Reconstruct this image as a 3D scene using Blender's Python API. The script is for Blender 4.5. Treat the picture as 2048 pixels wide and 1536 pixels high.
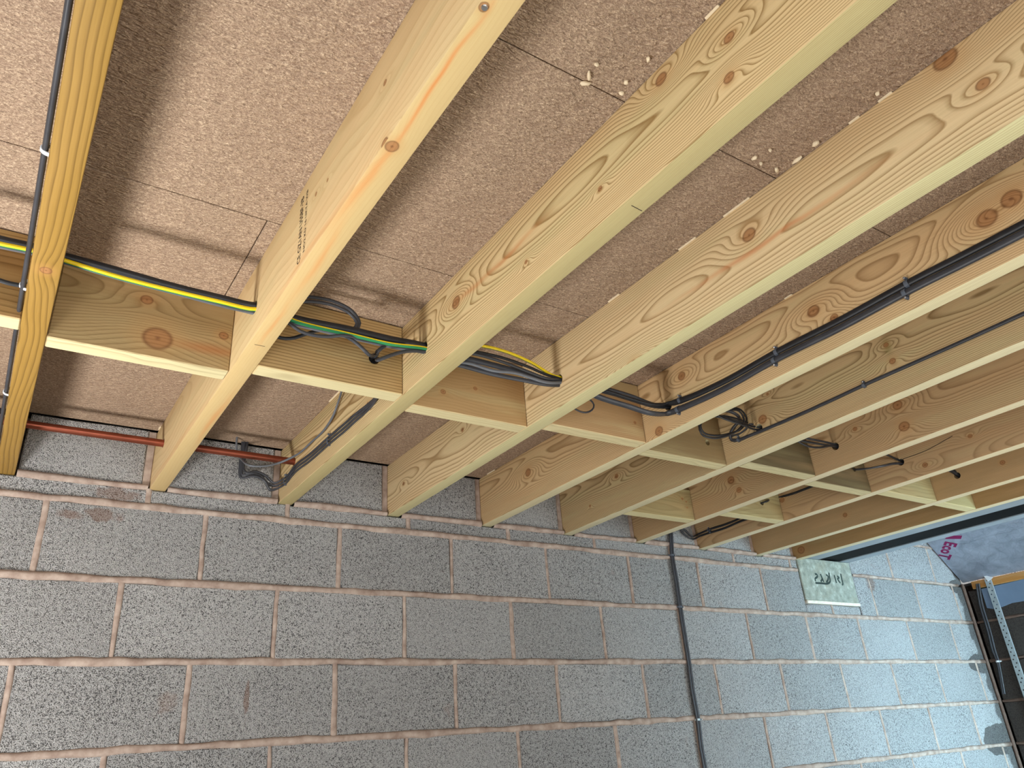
import bpy, bmesh, math, random
from mathutils import Vector, Matrix

# ------------------------------------------------------------------ reset
for o in list(bpy.data.objects):
    bpy.data.objects.remove(o, do_unlink=True)
scene = bpy.context.scene
col = scene.collection
RND = random.Random(7)

# ------------------------------------------------------------------ camera
# world: x along the block wall (to the right), y into the wall (wall face y = 0), z up, metres
CR = ((0.832307791841132, -0.5501067435257327, -0.06816384942220459),
      (0.18927038822474984, 0.39761384202647787, -0.8978195546824518),
      (0.5209994815561639, 0.7343608127865054, 0.4350560157746944))
CC = Vector((-0.28253, -2.47775, 1.49615))
CF = 1524.9                                    # focal length in pixels of the 2048 px frame
cam_d = bpy.data.cameras.new('camera')
cam_d.sensor_fit = 'HORIZONTAL'
cam_d.sensor_width = 36.0
cam_d.lens = 36.0 * CF / 2048.0
cam_d.clip_start = 0.02
cam = bpy.data.objects.new('camera', cam_d)
col.objects.link(cam)
cam.matrix_world = Matrix((
    (CR[0][0], -CR[1][0], -CR[2][0], CC.x),
    (CR[0][1], -CR[1][1], -CR[2][1], CC.y),
    (CR[0][2], -CR[1][2], -CR[2][2], CC.z),
    (0, 0, 0, 1)))
scene.camera = cam

# ------------------------------------------------------------------ light
scene.view_settings.view_transform = 'Standard'
scene.view_settings.look = 'None'
scene.view_settings.gamma = 1.0
scene.view_settings.use_curve_mapping = False
scene.view_settings.exposure = 0.80

world = bpy.data.worlds.new('daylight')
scene.world = world
world.use_nodes = True
bg = world.node_tree.nodes['Background']
bg.inputs['Color'].default_value = (0.80, 0.90, 1.0, 1)
bg.inputs['Strength'].default_value = 0.55

def area_light(name, loc, target, size, size_y, power, color, shape='RECTANGLE'):
    d = bpy.data.lights.new(name, 'AREA')
    d.shape = shape
    d.size = size
    d.size_y = size_y
    d.energy = power
    d.color = color
    o = bpy.data.objects.new(name, d)
    col.objects.link(o)
    o.location = loc
    v = Vector(target) - Vector(loc)
    o.rotation_euler = v.to_track_quat('-Z', 'Y').to_euler()
    return o

# site work lamp standing on the left, shining up at the joists
area_light('work_lamp_light', (-1.00, -1.02, 0.90), (-0.80, -0.98, 3.0), 0.46, 0.46, 31, (1.0, 0.985, 0.955), 'DISK')
# added fill light behind the camera to brighten the back wall
area_light('front_fill_light', (-0.3, -4.28, 1.35), (0.6, 0.0, 1.5), 2.4, 1.5, 52, (0.94, 0.985, 1.0))
# glazed door in the lean-to on the right
area_light('lean_to_door_daylight', (4.25, -2.6, 0.95), (4.15, 0.0, 1.15), 1.0, 1.8, 33, (0.50, 0.82, 1.0)).data.spread = 1.6
# sun through the opening in the added front wall, falling on the concrete floor at the right and bounced up to the joists
sun_d = bpy.data.lights.new('sun', 'SUN'); sun_d.energy = 28.0; sun_d.angle = 0.02; sun_d.color = (1.0, 1.0, 0.985)
sun = bpy.data.objects.new('sun', sun_d); col.objects.link(sun)
sun.rotation_euler = Vector((0.06, 1.0, -0.80)).to_track_quat('-Z', 'Y').to_euler()

# ------------------------------------------------------------------ pixel -> place
def ray(u, v):
    a, b = (u - 1024) / CF, (v - 768) / CF
    return Vector([CR[0][i] * a + CR[1][i] * b + CR[2][i] for i in range(3)])
def on(ax, val, u, v):
    d = ray(u, v)
    return CC + d * ((val - CC[ax]) / d[ax])
def PX(u, v, x): return on(0, x, u, v)
def PY(u, v, y): return on(1, y, u, v)

# ------------------------------------------------------------------ helpers
def lin(r, g, b):
    f = lambda c: (c / 255 / 12.92) if c <= 10 else ((c / 255 + 0.055) / 1.055) ** 2.4
    return (f(r), f(g), f(b), 1.0)

class NT:
    """tiny node builder"""
    def __init__(self, name):
        self.m = bpy.data.materials.new(name)
        self.m.use_nodes = True
        self.t = self.m.node_tree
        self.b = self.t.nodes['Principled BSDF']
    def n(self, typ, **kw):
        nd = self.t.nodes.new(typ)
        for k, v in kw.items(): setattr(nd, k, v)
        return nd
    def put(self, sock, v):
        if isinstance(v, bpy.types.NodeSocket): self.t.links.new(v, sock)
        elif v is not None: sock.default_value = v
    def math(self, op, a, b=None, c=None, clamp=False):
        nd = self.n('ShaderNodeMath', operation=op); nd.use_clamp = clamp
        self.put(nd.inputs[0], a)
        if b is not None: self.put(nd.inputs[1], b)
        if c is not None: self.put(nd.inputs[2], c)
        return nd.outputs[0]
    def sep(self, v):
        nd = self.n('ShaderNodeSeparateXYZ'); self.put(nd.inputs[0], v); return nd.outputs
    def comb(self, x, y, z):
        nd = self.n('ShaderNodeCombineXYZ')
        for i, q in enumerate((x, y, z)): self.put(nd.inputs[i], q)
        return nd.outputs[0]
    def noise(self, vec, scale, detail=2, rough=0.5, dist=0.0):
        nd = self.n('ShaderNodeTexNoise')
        self.put(nd.inputs['Vector'], vec); nd.inputs['Scale'].default_value = scale
        nd.inputs['Detail'].default_value = detail; nd.inputs['Roughness'].default_value = rough
        nd.inputs['Distortion'].default_value = dist
        return nd.outputs['Fac']
    def vor(self, vec, scale, feature='F1', rand=1.0):
        nd = self.n('ShaderNodeTexVoronoi', feature=feature)
        self.put(nd.inputs['Vector'], vec); nd.inputs['Scale'].default_value = scale
        nd.inputs['Randomness'].default_value = rand
        return nd
    def ramp(self, fac, stops, interp='LINEAR'):
        nd = self.n('ShaderNodeValToRGB'); e = nd.color_ramp.elements
        nd.color_ramp.interpolation = interp
        while len(e) < len(stops): e.new(0.5)
        for k, (p, c) in enumerate(stops):
            e[k].position = p
            e[k].color = c if len(c) == 4 else (*c, 1)
        self.put(nd.inputs[0], fac)
        return nd.outputs[0]
    def sstep(self, v, lo, hi, a=0.0, b=1.0):
        nd = self.n('ShaderNodeMapRange', interpolation_type='SMOOTHSTEP')
        self.put(nd.inputs[0], v)
        for i, q in ((1, lo), (2, hi), (3, a), (4, b)): nd.inputs[i].default_value = q
        return nd.outputs[0]
    def mix(self, fac, a, b, mode='MIX'):
        nd = self.n('ShaderNodeMix', data_type='RGBA', blend_type=mode)
        self.put(nd.inputs[0], fac); self.put(nd.inputs[6], a); self.put(nd.inputs[7], b)
        return nd.outputs[2]
    def bump(self, h, strength, dist=0.01):
        nd = self.n('ShaderNodeBump'); nd.inputs['Strength'].default_value = strength
        nd.inputs['Distance'].default_value = dist
        self.put(nd.inputs['Height'], h); return nd.outputs[0]
    def obj(self):
        return self.n('ShaderNodeTexCoord').outputs['Object']
    def pos(self):
        return self.n('ShaderNodeNewGeometry').outputs['Position']
    def out(self, color, rough=0.6, normal=None, metal=0.0, spec=0.3):
        self.put(self.b.inputs['Base Color'], color)
        self.put(self.b.inputs['Roughness'], rough)
        self.put(self.b.inputs['Metallic'], metal)
        self.b.inputs['Specular IOR Level'].default_value = spec
        if normal is not None: self.t.links.new(normal, self.b.inputs['Normal'])
        return self.m

def plain(name, rgb, rough=0.5, metal=0.0, spec=0.3, var=0.12, scale=40):
    k = NT(name)
    n = k.noise(k.pos(), scale, 3)
    c = lin(*rgb)
    lo = tuple(x * (1 - var) for x in c[:3]); hi = tuple(min(1, x * (1 + var)) for x in c[:3])
    return k.out(k.ramp(n, [(0.3, lo), (0.7, hi)]), rough, None, metal, spec)

def new_obj(name, mesh, mat=None, parent=None):
    o = bpy.data.objects.new(name, mesh)
    col.objects.link(o)
    if mat is not None and len(mesh.materials) == 0: mesh.materials.append(mat)
    if parent is not None: o.parent = parent
    return o
def tag(o, label, cat, group=None):
    o['label'] = label; o['category'] = cat
    if group: o['group'] = group
    return o
def struct(o, label, cat='wall'):
    o['kind'] = 'structure'; o['label'] = label; o['category'] = cat
    return o
def mesh_from(name, vs, fs):
    m = bpy.data.meshes.new(name); m.from_pydata([tuple(v) for v in vs], [], fs); m.update()
    return m
def box_bm(bm, x0, x1, y0, y1, z0, z1):
    r = bmesh.ops.create_cube(bm, size=1.0)
    for v in r['verts']:
        v.co = Vector((x0 + (v.co.x + .5) * (x1 - x0), y0 + (v.co.y + .5) * (y1 - y0), z0 + (v.co.z + .5) * (z1 - z0)))
    return r['verts']
def box_mesh(name, x0, x1, y0, y1, z0, z1, bev=0.0, seg=1):
    bm = bmesh.new()
    box_bm(bm, x0, x1, y0, y1, z0, z1)
    if bev:
        bmesh.ops.bevel(bm, geom=bm.edges[:], offset=bev, segments=seg, affect='EDGES', profile=0.5)
    m = bpy.data.meshes.new(name); bm.to_mesh(m); bm.free()
    return m
def shade(m, ang=40):
    for p in m.polygons: p.use_smooth = True
    try: m.set_sharp_from_angle(angle=math.radians(ang))
    except Exception: pass

def catmull(pts, step=0.008):
    P = [Vector(p) for p in pts]
    P = [P[0] * 2 - P[1]] + P + [P[-1] * 2 - P[-2]]
    out = []
    for i in range(1, len(P) - 2):
        p0, p1, p2, p3 = P[i - 1:i + 3]
        # centripetal parameters keep loops from overshooting
        t01 = max((p1 - p0).length, 1e-5) ** .5; t12 = max((p2 - p1).length, 1e-5) ** .5; t23 = max((p3 - p2).length, 1e-5) ** .5
        m1 = (p2 - p1 + ((p1 - p0) / t01 - (p2 - p0) / (t01 + t12)) * t12)
        m2 = (p2 - p1 + ((p3 - p2) / t23 - (p3 - p1) / (t12 + t23)) * t12)
        n = max(2, int((p2 - p1).length / step))
        for k in range(n):
            t = k / n
            out.append((2 * t ** 3 - 3 * t * t + 1) * p1 + (t ** 3 - 2 * t * t + t) * m1 + (-2 * t ** 3 + 3 * t * t) * p2 + (t ** 3 - t * t) * m2)
    out.append(P[-2].copy())
    return out

def sweep(name, pts, a, b, normal=(0, -1, 0), seg=10, step=0.01, twist=None, smooth=True):
    """tube with an a x b elliptic section (b measured along `normal`)"""
    path = catmull(pts, step)
    N = Vector(normal)
    vs, fs = [], []
    prev = None
    for i, p in enumerate(path):
        t = (path[min(i + 1, len(path) - 1)] - path[max(i - 1, 0)]).normalized()
        nn = N if prev is None else prev
        nn = nn - t * nn.dot(t)
        if nn.length < 1e-4: nn = t.orthogonal()
        nn.normalize()
        if prev is not None:
            # ease back to the reference normal, so flat cables stay flat on their timber
            ref = N - t * N.dot(t)
            if ref.length > 0.35: nn = (nn * .7 + ref.normalized() * .3).normalized()
        prev = nn
        s = t.cross(nn)
        tw = twist(i / (len(path) - 1)) if twist else 0.0
        for k in range(seg):
            th = 2 * math.pi * k / seg + tw
            c, q = math.cos(2 * math.pi * k / seg), math.sin(2 * math.pi * k / seg)
            if twist: c, q = math.cos(th), math.sin(th)
            vs.append(p + s * (a * c) + nn * (b * q))
    n = len(path)
    for i in range(n - 1):
        for k in range(seg):
            k2 = (k + 1) % seg
            fs.append((i * seg + k, i * seg + k2, (i + 1) * seg + k2, (i + 1) * seg + k))
    fs.append(tuple(range(seg - 1, -1, -1)))
    fs.append(tuple((n - 1) * seg + k for k in range(seg)))
    m = mesh_from(name, vs, fs)
    if smooth: shade(m, 60)
    return m

def boolean_cut(mesh, cutters):
    """cut cylinders (p0, p1, radius) out of a mesh"""
    o = bpy.data.objects.new('tmp_body', mesh); col.objects.link(o)
    cs = []
    for p0, p1, r in cutters:
        bm = bmesh.new()
        d = Vector(p1) - Vector(p0)
        M = Matrix.Translation((Vector(p0) + Vector(p1)) / 2) @ d.to_track_quat('Z', 'Y').to_matrix().to_4x4()
        bmesh.ops.create_cone(bm, cap_ends=True, segments=20, radius1=r, radius2=r, depth=d.length, matrix=M)
        cm = bpy.data.meshes.new('tmp_cut'); bm.to_mesh(cm); bm.free()
        c = bpy.data.objects.new('tmp_cut', cm); col.objects.link(c); cs.append(c)
        md = o.modifiers.new('b', 'BOOLEAN'); md.operation = 'DIFFERENCE'; md.object = c; md.solver = 'EXACT'
    dg = bpy.context.evaluated_depsgraph_get(); dg.update()
    res = bpy.data.meshes.new_from_object(o.evaluated_get(dg))
    for c in cs + [o]: bpy.data.objects.remove(c, do_unlink=True)
    return res

def text_mesh(name, s, O, A, U, size_u, length=None, depth=0.0004, bold=0.0):
    """flat lettering: O baseline start, A advance direction (unit), U up direction (unit), cap height size_u"""
    cu = bpy.data.curves.new('tmp_t', 'FONT'); cu.body = s; cu.size = 1.0; cu.offset = bold; cu.resolution_u = 2
    ob = bpy.data.objects.new('tmp_t', cu); col.objects.link(ob)
    m = bpy.data.meshes.new_from_object(ob)
    bpy.data.objects.remove(ob, do_unlink=True)
    xs = [v.co.x for v in m.vertices]; ys = [v.co.y for v in m.vertices]
    sx = (length / (max(xs) - min(xs))) if length else size_u / 0.7
    sy = size_u / (max(ys) - min(0, min(ys)))
    x0 = min(xs)
    A, U, O = Vector(A), Vector(U), Vector(O)
    for v in m.vertices:
        v.co = O + A * ((v.co.x - x0) * sx) + U * (v.co.y * sy)
    m.name = name
    return m

# ------------------------------------------------------------------ dimensions measured from the photograph
X0, S, ZJ, H, JW = 0.0746, 0.40235, 2.306, 0.1932, 0.047
ZD = ZJ + H
YF = -4.4                                       # how far the joists run towards the front
def jx(k): return 3.200 if k == 8 else X0 + S * k
HY, HZ = -1.057, 2.382                          # line of the holes drilled for the cables
XE = 4.83                                       # end wall on the right

# ------------------------------------------------------------------ materials
def wood(name, seed, light=(221, 190, 135), dark=(178, 136, 80), freq=230, pith=(0.16, 0.09), wob=0.03, knots=(), axis='y',
         green=0.25, warm=0.25, contrast=1.0, streaks=(), under_rgb=(216, 206, 162), under_mix=0.85):
    """softwood: growth rings round a wandering pith, pushed aside by knots.
    knots: (along, across, radius, face) with face 's' (wide face) or 'u' (narrow face); lengths in metres in the board's own frame"""
    k = NT(name)
    ds = lambda c, f=0.14: tuple(v + (0.35 * c[0] + 0.5 * c[1] + 0.15 * c[2] - v) * f for v in c)
    light, dark = ds(light), ds(dark)
    x, y, z = k.sep(k.obj())
    L, T = (y, x) if axis == 'y' else (x, y)
    W = z
    rs = random.Random(seed)
    sv = (rs.uniform(0, 50), rs.uniform(0, 50), rs.uniform(0, 50))
    base = k.comb(k.math('ADD', L, sv[0]), k.math('ADD', T, sv[1]), k.math('ADD', W, sv[2]))
    v1 = k.n('ShaderNodeVectorMath', operation='MULTIPLY'); k.put(v1.inputs[0], base); v1.inputs[1].default_value = (0.9, 2.2, 2.2)
    n1 = k.noise(v1.outputs[0], 1.6, 2, 0.45)
    v2 = k.n('ShaderNodeVectorMath', operation='MULTIPLY'); k.put(v2.inputs[0], base); v2.inputs[1].default_value = (5.0, 9.0, 9.0)
    n2 = k.noise(v2.outputs[0], 1.0, 2, 0.5)
    dt = k.math('ADD', T, k.math('MULTIPLY', k.math('SUBTRACT', n1, 0.5), wob * 3.2))
    dt = k.math('SUBTRACT', dt, pith[0])
    dw = k.math('ADD', k.math('SUBTRACT', W, pith[1]), k.math('MULTIPLY', k.math('SUBTRACT', n2, 0.5), wob * 0.8))
    r = k.math('SQRT', k.math('ADD', k.math('MULTIPLY', dt, dt), k.math('MULTIPLY', dw, dw)))
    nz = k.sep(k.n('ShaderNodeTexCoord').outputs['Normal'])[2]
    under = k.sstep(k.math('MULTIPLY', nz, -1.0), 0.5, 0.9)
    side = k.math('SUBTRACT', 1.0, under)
    kmask = halo = core = rimm = None
    for (kl, kw, kr, face) in knots:
        acr = W if face == 's' else T
        fm = side if face == 's' else under
        a = k.math('DIVIDE', k.math('SUBTRACT', L, kl), kr * 1.15)
        b = k.math('DIVIDE', k.math('SUBTRACT', acr, kw), kr)
        d2 = k.math('ADD', k.math('MULTIPLY', a, a), k.math('MULTIPLY', b, b))
        # grain flows round the knot in a long lens
        a2 = k.math('DIVIDE', k.math('SUBTRACT', L, kl), kr * 5.0)
        b2 = k.math('DIVIDE', k.math('SUBTRACT', acr, kw), kr * 2.0)
        e = k.math('EXPONENT', k.math('MULTIPLY', k.math('ADD', k.math('MULTIPLY', a2, a2), k.math('MULTIPLY', b2, b2)), -1.0))
        r = k.math('ADD', r, k.math('MULTIPLY', k.math('MULTIPLY', e, fm), kr * 1.25))
        d = k.math('SQRT', d2)
        d = k.math('ADD', d, k.math('MULTIPLY', k.math('SUBTRACT', n2, 0.5), 0.5))
        m = k.math('MULTIPLY', fm, k.sstep(d, 0.75, 1.05, 1.0, 0.0))
        h = k.math('MULTIPLY', fm, k.sstep(d, 0.9, 2.4, 1.0, 0.0))
        c = k.math('MULTIPLY', fm, k.sstep(d, 0.0, 0.28, 1.0, 0.0))
        rm = k.math('MULTIPLY', m, k.sstep(d, 0.55, 0.95))
        rimm = rm if rimm is None else k.math('MAXIMUM', rimm, rm)
        kmask = m if kmask is None else k.math('MAXIMUM', kmask, m)
        halo = h if halo is None else k.math('MAXIMUM', halo, h)
        core = c if core is None else k.math('MAXIMUM', core, c)
    v3 = k.n('ShaderNodeVectorMath', operation='MULTIPLY'); k.put(v3.inputs[0], base); v3.inputs[1].default_value = (4, 160, 160)
    fib = k.noise(v3.outputs[0], 2.0, 3, 0.6)
    ring = k.math('FRACT', k.math('ADD', k.math('MULTIPLY', r, freq), k.math('MULTIPLY', fib, 0.09)))
    late = k.ramp(ring, [(0.0, (0.05,) * 3), (0.48, (0.10,) * 3), (0.76, (0.42 * contrast,) * 3), (0.90, (0.72 * contrast,) * 3), (1.0, (0.05,) * 3)])
    Lc, Dc = lin(*light), lin(*dark)
    v4 = k.n('ShaderNodeVectorMath', operation='MULTIPLY'); k.put(v4.inputs[0], base); v4.inputs[1].default_value = (1.3, 14, 14)
    big = k.noise(v4.outputs[0], 1.5, 3, 0.5)
    warmc = k.mix(k.math('MULTIPLY', k.sstep(big, 0.45, 0.75), warm), Lc, lin(212, 174, 128))
    # treated sapwood: a green-yellow cast in patches and, with light painted in, on the undersides
    gp = k.math('MULTIPLY', k.sstep(big, 0.30, 0.50, 1.0, 0.0), 0.7)
    warmc = k.mix(k.math('MULTIPLY', gp, green * 1.6, clamp=True), warmc, lin(200, 190, 142))
    uc = lin(*under_rgb)  # underside tint also holds how strongly light reaches it
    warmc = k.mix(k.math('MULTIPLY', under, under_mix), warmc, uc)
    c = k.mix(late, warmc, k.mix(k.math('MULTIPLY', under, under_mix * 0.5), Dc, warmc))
    c = k.mix(k.sstep(fib, 0.32, 0.78, 0.0, 0.34), c, k.mix(0.5, c, Dc))
    for (l0, w0, ll, ww, strength, rgb, *face) in streaks:   # resin streaks along the grain
        W = T if face else z
        a = k.math('DIVIDE', k.math('SUBTRACT', L, l0), ll)
        b = k.math('DIVIDE', k.math('ADD', k.math('SUBTRACT', W, w0), k.math('MULTIPLY', k.math('SUBTRACT', n2, .5), 0.03)), ww)
        e = k.math('EXPONENT', k.math('MULTIPLY', k.math('ADD', k.math('MULTIPLY', a, a), k.math('MULTIPLY', b, b)), -1.0))
        c = k.mix(k.math('MULTIPLY', k.math('MULTIPLY', e, under if face else side), strength), c, lin(*rgb))
    if kmask is not None:
        c = k.mix(k.math('MULTIPLY', halo, 0.22), c, lin(190, 140, 84))
        kc = k.mix(rimm, k.mix(late, lin(164, 116, 74), lin(128, 84, 50)), lin(92, 58, 34))
        c = k.mix(k.math('MULTIPLY', kmask, 0.85), c, kc)
        c = k.mix(k.math('MULTIPLY', core, 0.5), c, lin(84, 46, 26))
    bh = k.math('ADD', k.math('MULTIPLY', late, 0.5), k.math('MULTIPLY', fib, 0.5))
    return k.out(c, 0.62, k.bump(bh, 0.18, 0.002), 0.0, 0.22)

def block_material(name, light=(186, 185, 184), dark=(42, 42, 44), damp=False, wet=0.0, brown=0.0):
    """open-textured aggregate block: little rounded grains with dark pores between them, their shade painted in"""
    k = NT(name)
    p = k.pos()
    oi = k.n('ShaderNodeObjectInfo').outputs['Random']
    wv = k.n('ShaderNodeVectorMath', operation='ADD')
    k.put(wv.inputs[0], p)
    nv = k.n('ShaderNodeTexNoise'); k.put(nv.inputs['Vector'], p); nv.inputs['Scale'].default_value = 160
    sc = k.n('ShaderNodeVectorMath', operation='SCALE'); k.put(sc.inputs[0], nv.outputs['Color']); sc.inputs['Scale'].default_value = 0.0022
    k.put(wv.inputs[1], sc.outputs[0])
    va = k.vor(wv.outputs[0], 390, 'F1')
    vb = k.vor(wv.outputs[0], 130, 'F1')
    d1 = va.outputs['Distance']
    grain = k.sstep(d1, 0.15, 0.78, 1.0, 0.0)
    gcol = k.sep(va.outputs['Color'])[0]
    big = k.noise(p, 5.0, 3, 0.55)
    mid = k.noise(p, 105, 2, 0.6)
    pores = k.sstep(k.math('ADD', d1, k.math('ADD', k.math('MULTIPLY', k.math('SUBTRACT', mid, 0.5), 0.75), k.math('MULTIPLY', k.math('SUBTRACT', big, 0.5), 0.35))), 0.50, 0.86)
    hole = k.sstep(vb.outputs['Distance'], 0.10, 0.22, 1.0, 0.0)
    hole = k.math('MULTIPLY', hole, k.sstep(k.sep(vb.outputs['Color'])[1], 0.80, 0.86))
    Lc, Dc = lin(*light), lin(*dark)
    base = k.mix(gcol, k.mix(0.35, Lc, Dc), Lc)
    base = k.mix(k.math('MULTIPLY', pores, 0.85), base, Dc)  # shade down in the pores, put into the colour
    base = k.mix(k.math('MULTIPLY', hole, 0.9), base, lin(34, 34, 36))
    tone = k.math('ADD', k.math('MULTIPLY', oi, 0.22), k.math('ADD', 0.72, k.math('MULTIPLY', big, 0.36)))
    tn = k.n('ShaderNodeVectorMath', operation='SCALE'); k.put(tn.inputs[0], base); k.put(tn.inputs['Scale'], tone)
    c = tn.outputs[0]
    # thin mortar smears
    sm = k.sstep(k.noise(p, 7.5, 3, 0.6), 0.66, 0.76)
    c = k.mix(k.math('MULTIPLY', sm, 0.30), c, lin(150, 118, 100))
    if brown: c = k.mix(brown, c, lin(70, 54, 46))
    if damp:
        sn = k.noise(p, 30, 3, 0.6)
        x, y, z = k.sep(p)
        for (u, v, rx, rz) in ((140, 1028, .045, .014), (208, 1030, .06, .022), (235, 988, .075, .022), (493, 1400, .008, .06), (1740, 1165, .05, .05)):
            q = PY(u, v, 0.0)
            a = k.math('DIVIDE', k.math('SUBTRACT', x, q.x), rx); b = k.math('DIVIDE', k.math('SUBTRACT', z, q.z), rz)
            e = k.math('ADD', k.math('ADD', k.math('MULTIPLY', a, a), k.math('MULTIPLY', b, b)), k.math('MULTIPLY', k.math('SUBTRACT', sn, 0.5), 3.0))
            c = k.mix(k.sstep(e, 0.3, 1.1, 0.5, 0.0), c, lin(120, 84, 62))
        x, y, z = k.sep(p)
        w = k.noise(p, 9.0, 3, 0.5)
        # damp edge along the corner, plus two damp blooms
        e = k.math('ADD', x, k.math('MULTIPLY', k.math('SUBTRACT', w, 0.5), 0.16))
        m = k.sstep(e, 4.750, 4.772)
        for (bx, bz, rx, rz) in ((4.76, 1.79, 0.15, 0.055), (4.74, 1.375, 0.24, 0.085), (4.80, 2.24, 0.13, 0.05)):
            a = k.math('DIVIDE', k.math('SUBTRACT', x, bx), rx); b = k.math('DIVIDE', k.math('SUBTRACT', z, bz), rz)
            q = k.math('ADD', k.math('ADD', k.math('MULTIPLY', a, a), k.math('MULTIPLY', b, b)), k.math('MULTIPLY', k.math('SUBTRACT', w, 0.5), 1.2))
            m = k.math('MAXIMUM', m, k.sstep(q, 0.9, 1.0, 1.0, 0.0))
        c = k.mix(k.math('MULTIPLY', m, 0.72), c, lin(52, 46, 42))
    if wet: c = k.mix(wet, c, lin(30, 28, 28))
    h = k.math('SUBTRACT', k.math('MULTIPLY', grain, 0.8), k.math('ADD', k.math('MULTIPLY', pores, 0.9), hole))
    return k.out(c, 0.9, k.bump(h, 0.75, 0.0026), 0.0, 0.12)

def mortar_material():
    k = NT('mortar')
    p = k.pos()
    n = k.noise(p, 26, 4, 0.6); f = k.noise(p, 260, 2, 0.6)
    c = k.ramp(n, [(0.3, lin(138, 118, 107)), (0.55, lin(168, 150, 138)), (0.8, lin(190, 174, 161))])
    c = k.mix(k.sstep(f, 0.55, 0.8, 0, 0.25), c, lin(124, 100, 86))
    x, y, z = k.sep(p)
    m = k.sstep(k.math('ADD', x, k.math('MULTIPLY', k.math('SUBTRACT', k.noise(p, 9, 3), 0.5), 0.16)), 4.70, 4.78)
    c = k.mix(k.math('MULTIPLY', m, 0.8), c, lin(74, 52, 42))
    return k.out(c, 0.9, k.bump(k.math('ADD', n, k.math('MULTIPLY', f, 0.3)), 0.35, 0.004), 0, 0.1)

def chipboard_material():
    k = NT('chipboard')
    p = k.pos()
    wv = k.n('ShaderNodeVectorMath', operation='MULTIPLY'); k.put(wv.inputs[0], p); wv.inputs[1].default_value = (1.0, 1.5, 1.0)
    fine = k.noise(wv.outputs[0], 270, 3, 0.65, 1.2)
    mid = k.noise(wv.outputs[0], 62, 3, 0.6, 1.6)
    wv2 = k.n('ShaderNodeVectorMath', operation='MULTIPLY'); k.put(wv2.inputs[0], p); wv2.inputs[1].default_value = (0.75, 1.6, 1.0)
    wave = k.noise(wv2.outputs[0], 92, 1, 0.4, 0.9)
    big = k.noise(p, 2.2, 2, 0.5)
    f = k.math('ADD', k.math('MULTIPLY', fine, 0.80), k.math('MULTIPLY', mid, 0.20))
    c = k.ramp(f, [(0.30, lin(100, 81, 66)), (0.45, lin(147, 124, 104)), (0.57, lin(188, 164, 139)), (0.72, lin(238, 217, 188))])
    c = k.mix(k.sstep(wave, 0.35, 0.65, 0.0, 0.30), c, lin(126, 102, 88))
    c = k.mix(k.sstep(big, 0.35, 0.7, 0.0, 0.10), c, lin(168, 134, 112))
    return k.out(c, 0.75, k.bump(k.math('ADD', k.math('MULTIPLY', wave, -1.0), k.math('MULTIPLY', fine, 0.2)), 1.0, 0.006), 0, 0.15)

def foil_material():
    k = NT('foil_facing')
    p = k.obj()
    n = k.noise(p, 14, 4, 0.6, 0.8); cr = k.vor(p, 26, 'DISTANCE_TO_EDGE').outputs['Distance']
    c = k.ramp(n, [(0.3, lin(160, 166, 182)), (0.7, lin(196, 202, 216))])
    crease = k.sstep(cr, 0.0, 0.05, 1.0, 0.0)
    return k.out(c, k.ramp(n, [(0.3, (0.30,) * 3), (0.7, (0.42,) * 3)]), k.bump(k.math('ADD', n, k.math('MULTIPLY', crease, 0.15)), 0.35, 0.01), 0.85, 0.5)

MAT = {
    'block': block_material('aggregate_block', damp=True),
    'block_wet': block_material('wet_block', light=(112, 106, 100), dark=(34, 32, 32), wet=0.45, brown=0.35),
    'block_far': block_material('plain_block'),
    'mortar': mortar_material(),
    'chip': chipboard_material(),
    'foil': foil_material(),
    'pad': None,
    'cable': plain('grey_cable_sheath', (58, 59, 64), 0.42, spec=0.4, var=0.18, scale=25),
    'cable_dark': plain('black_cable_sheath', (34, 35, 39), 0.45, spec=0.4, var=0.2, scale=25),
    'cable_light': plain('pale_grey_cable_sheath', (98, 101, 107), 0.42, spec=0.4, var=0.12, scale=25),
    'yellow': plain('yellow_insulation', (232, 202, 20), 0.4, spec=0.4, var=0.05),
    'green': plain('green_insulation', (40, 128, 78), 0.4, spec=0.4, var=0.06),
    'clip': plain('grey_plastic', (84, 90, 100), 0.5, var=0.08),
    'clip_white': plain('white_plastic', (214, 216, 220), 0.5, var=0.04),
    'nail': plain('bright_steel', (190, 190, 190), 0.35, metal=0.9),
    'copper': plain('copper', (146, 78, 58), 0.36, metal=0.8, spec=0.5, var=0.18, scale=14),
    'steel': plain('grey_primed_steel', (138, 148, 156), 0.5, spec=0.35, var=0.10, scale=9),
    'galv': plain('galvanised_steel', (168, 176, 178), 0.42, metal=0.55, var=0.1, scale=30),
    'dpm': plain('blue_grey_membrane', (104, 122, 144), 0.6, var=0.1, scale=8),
    'ink': plain('black_ink', (52, 42, 36), 0.8, var=0.25, scale=200),
    'magenta': plain('magenta_print', (118, 22, 74), 0.5, var=0.06),
    'glue': plain('cream_glue', (224, 206, 176), 0.6, var=0.08, scale=80),
    'glue_white': plain('pale_bedding_mortar', (214, 204, 188), 0.85, var=0.1, scale=60),
    'dark': plain('dark_stroke', (46, 58, 54), 0.9, var=0.2, scale=120),
    'concrete': plain('concrete_floor', (150, 148, 142), 0.85, var=0.12, scale=6),
    'black': plain('gap_shade_black', (10, 11, 13), 0.7, spec=0.15),  # stands for the shade in the gap between the beams
    'roofing': plain('roof_felt', (22, 24, 27), 0.9),
}
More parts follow.
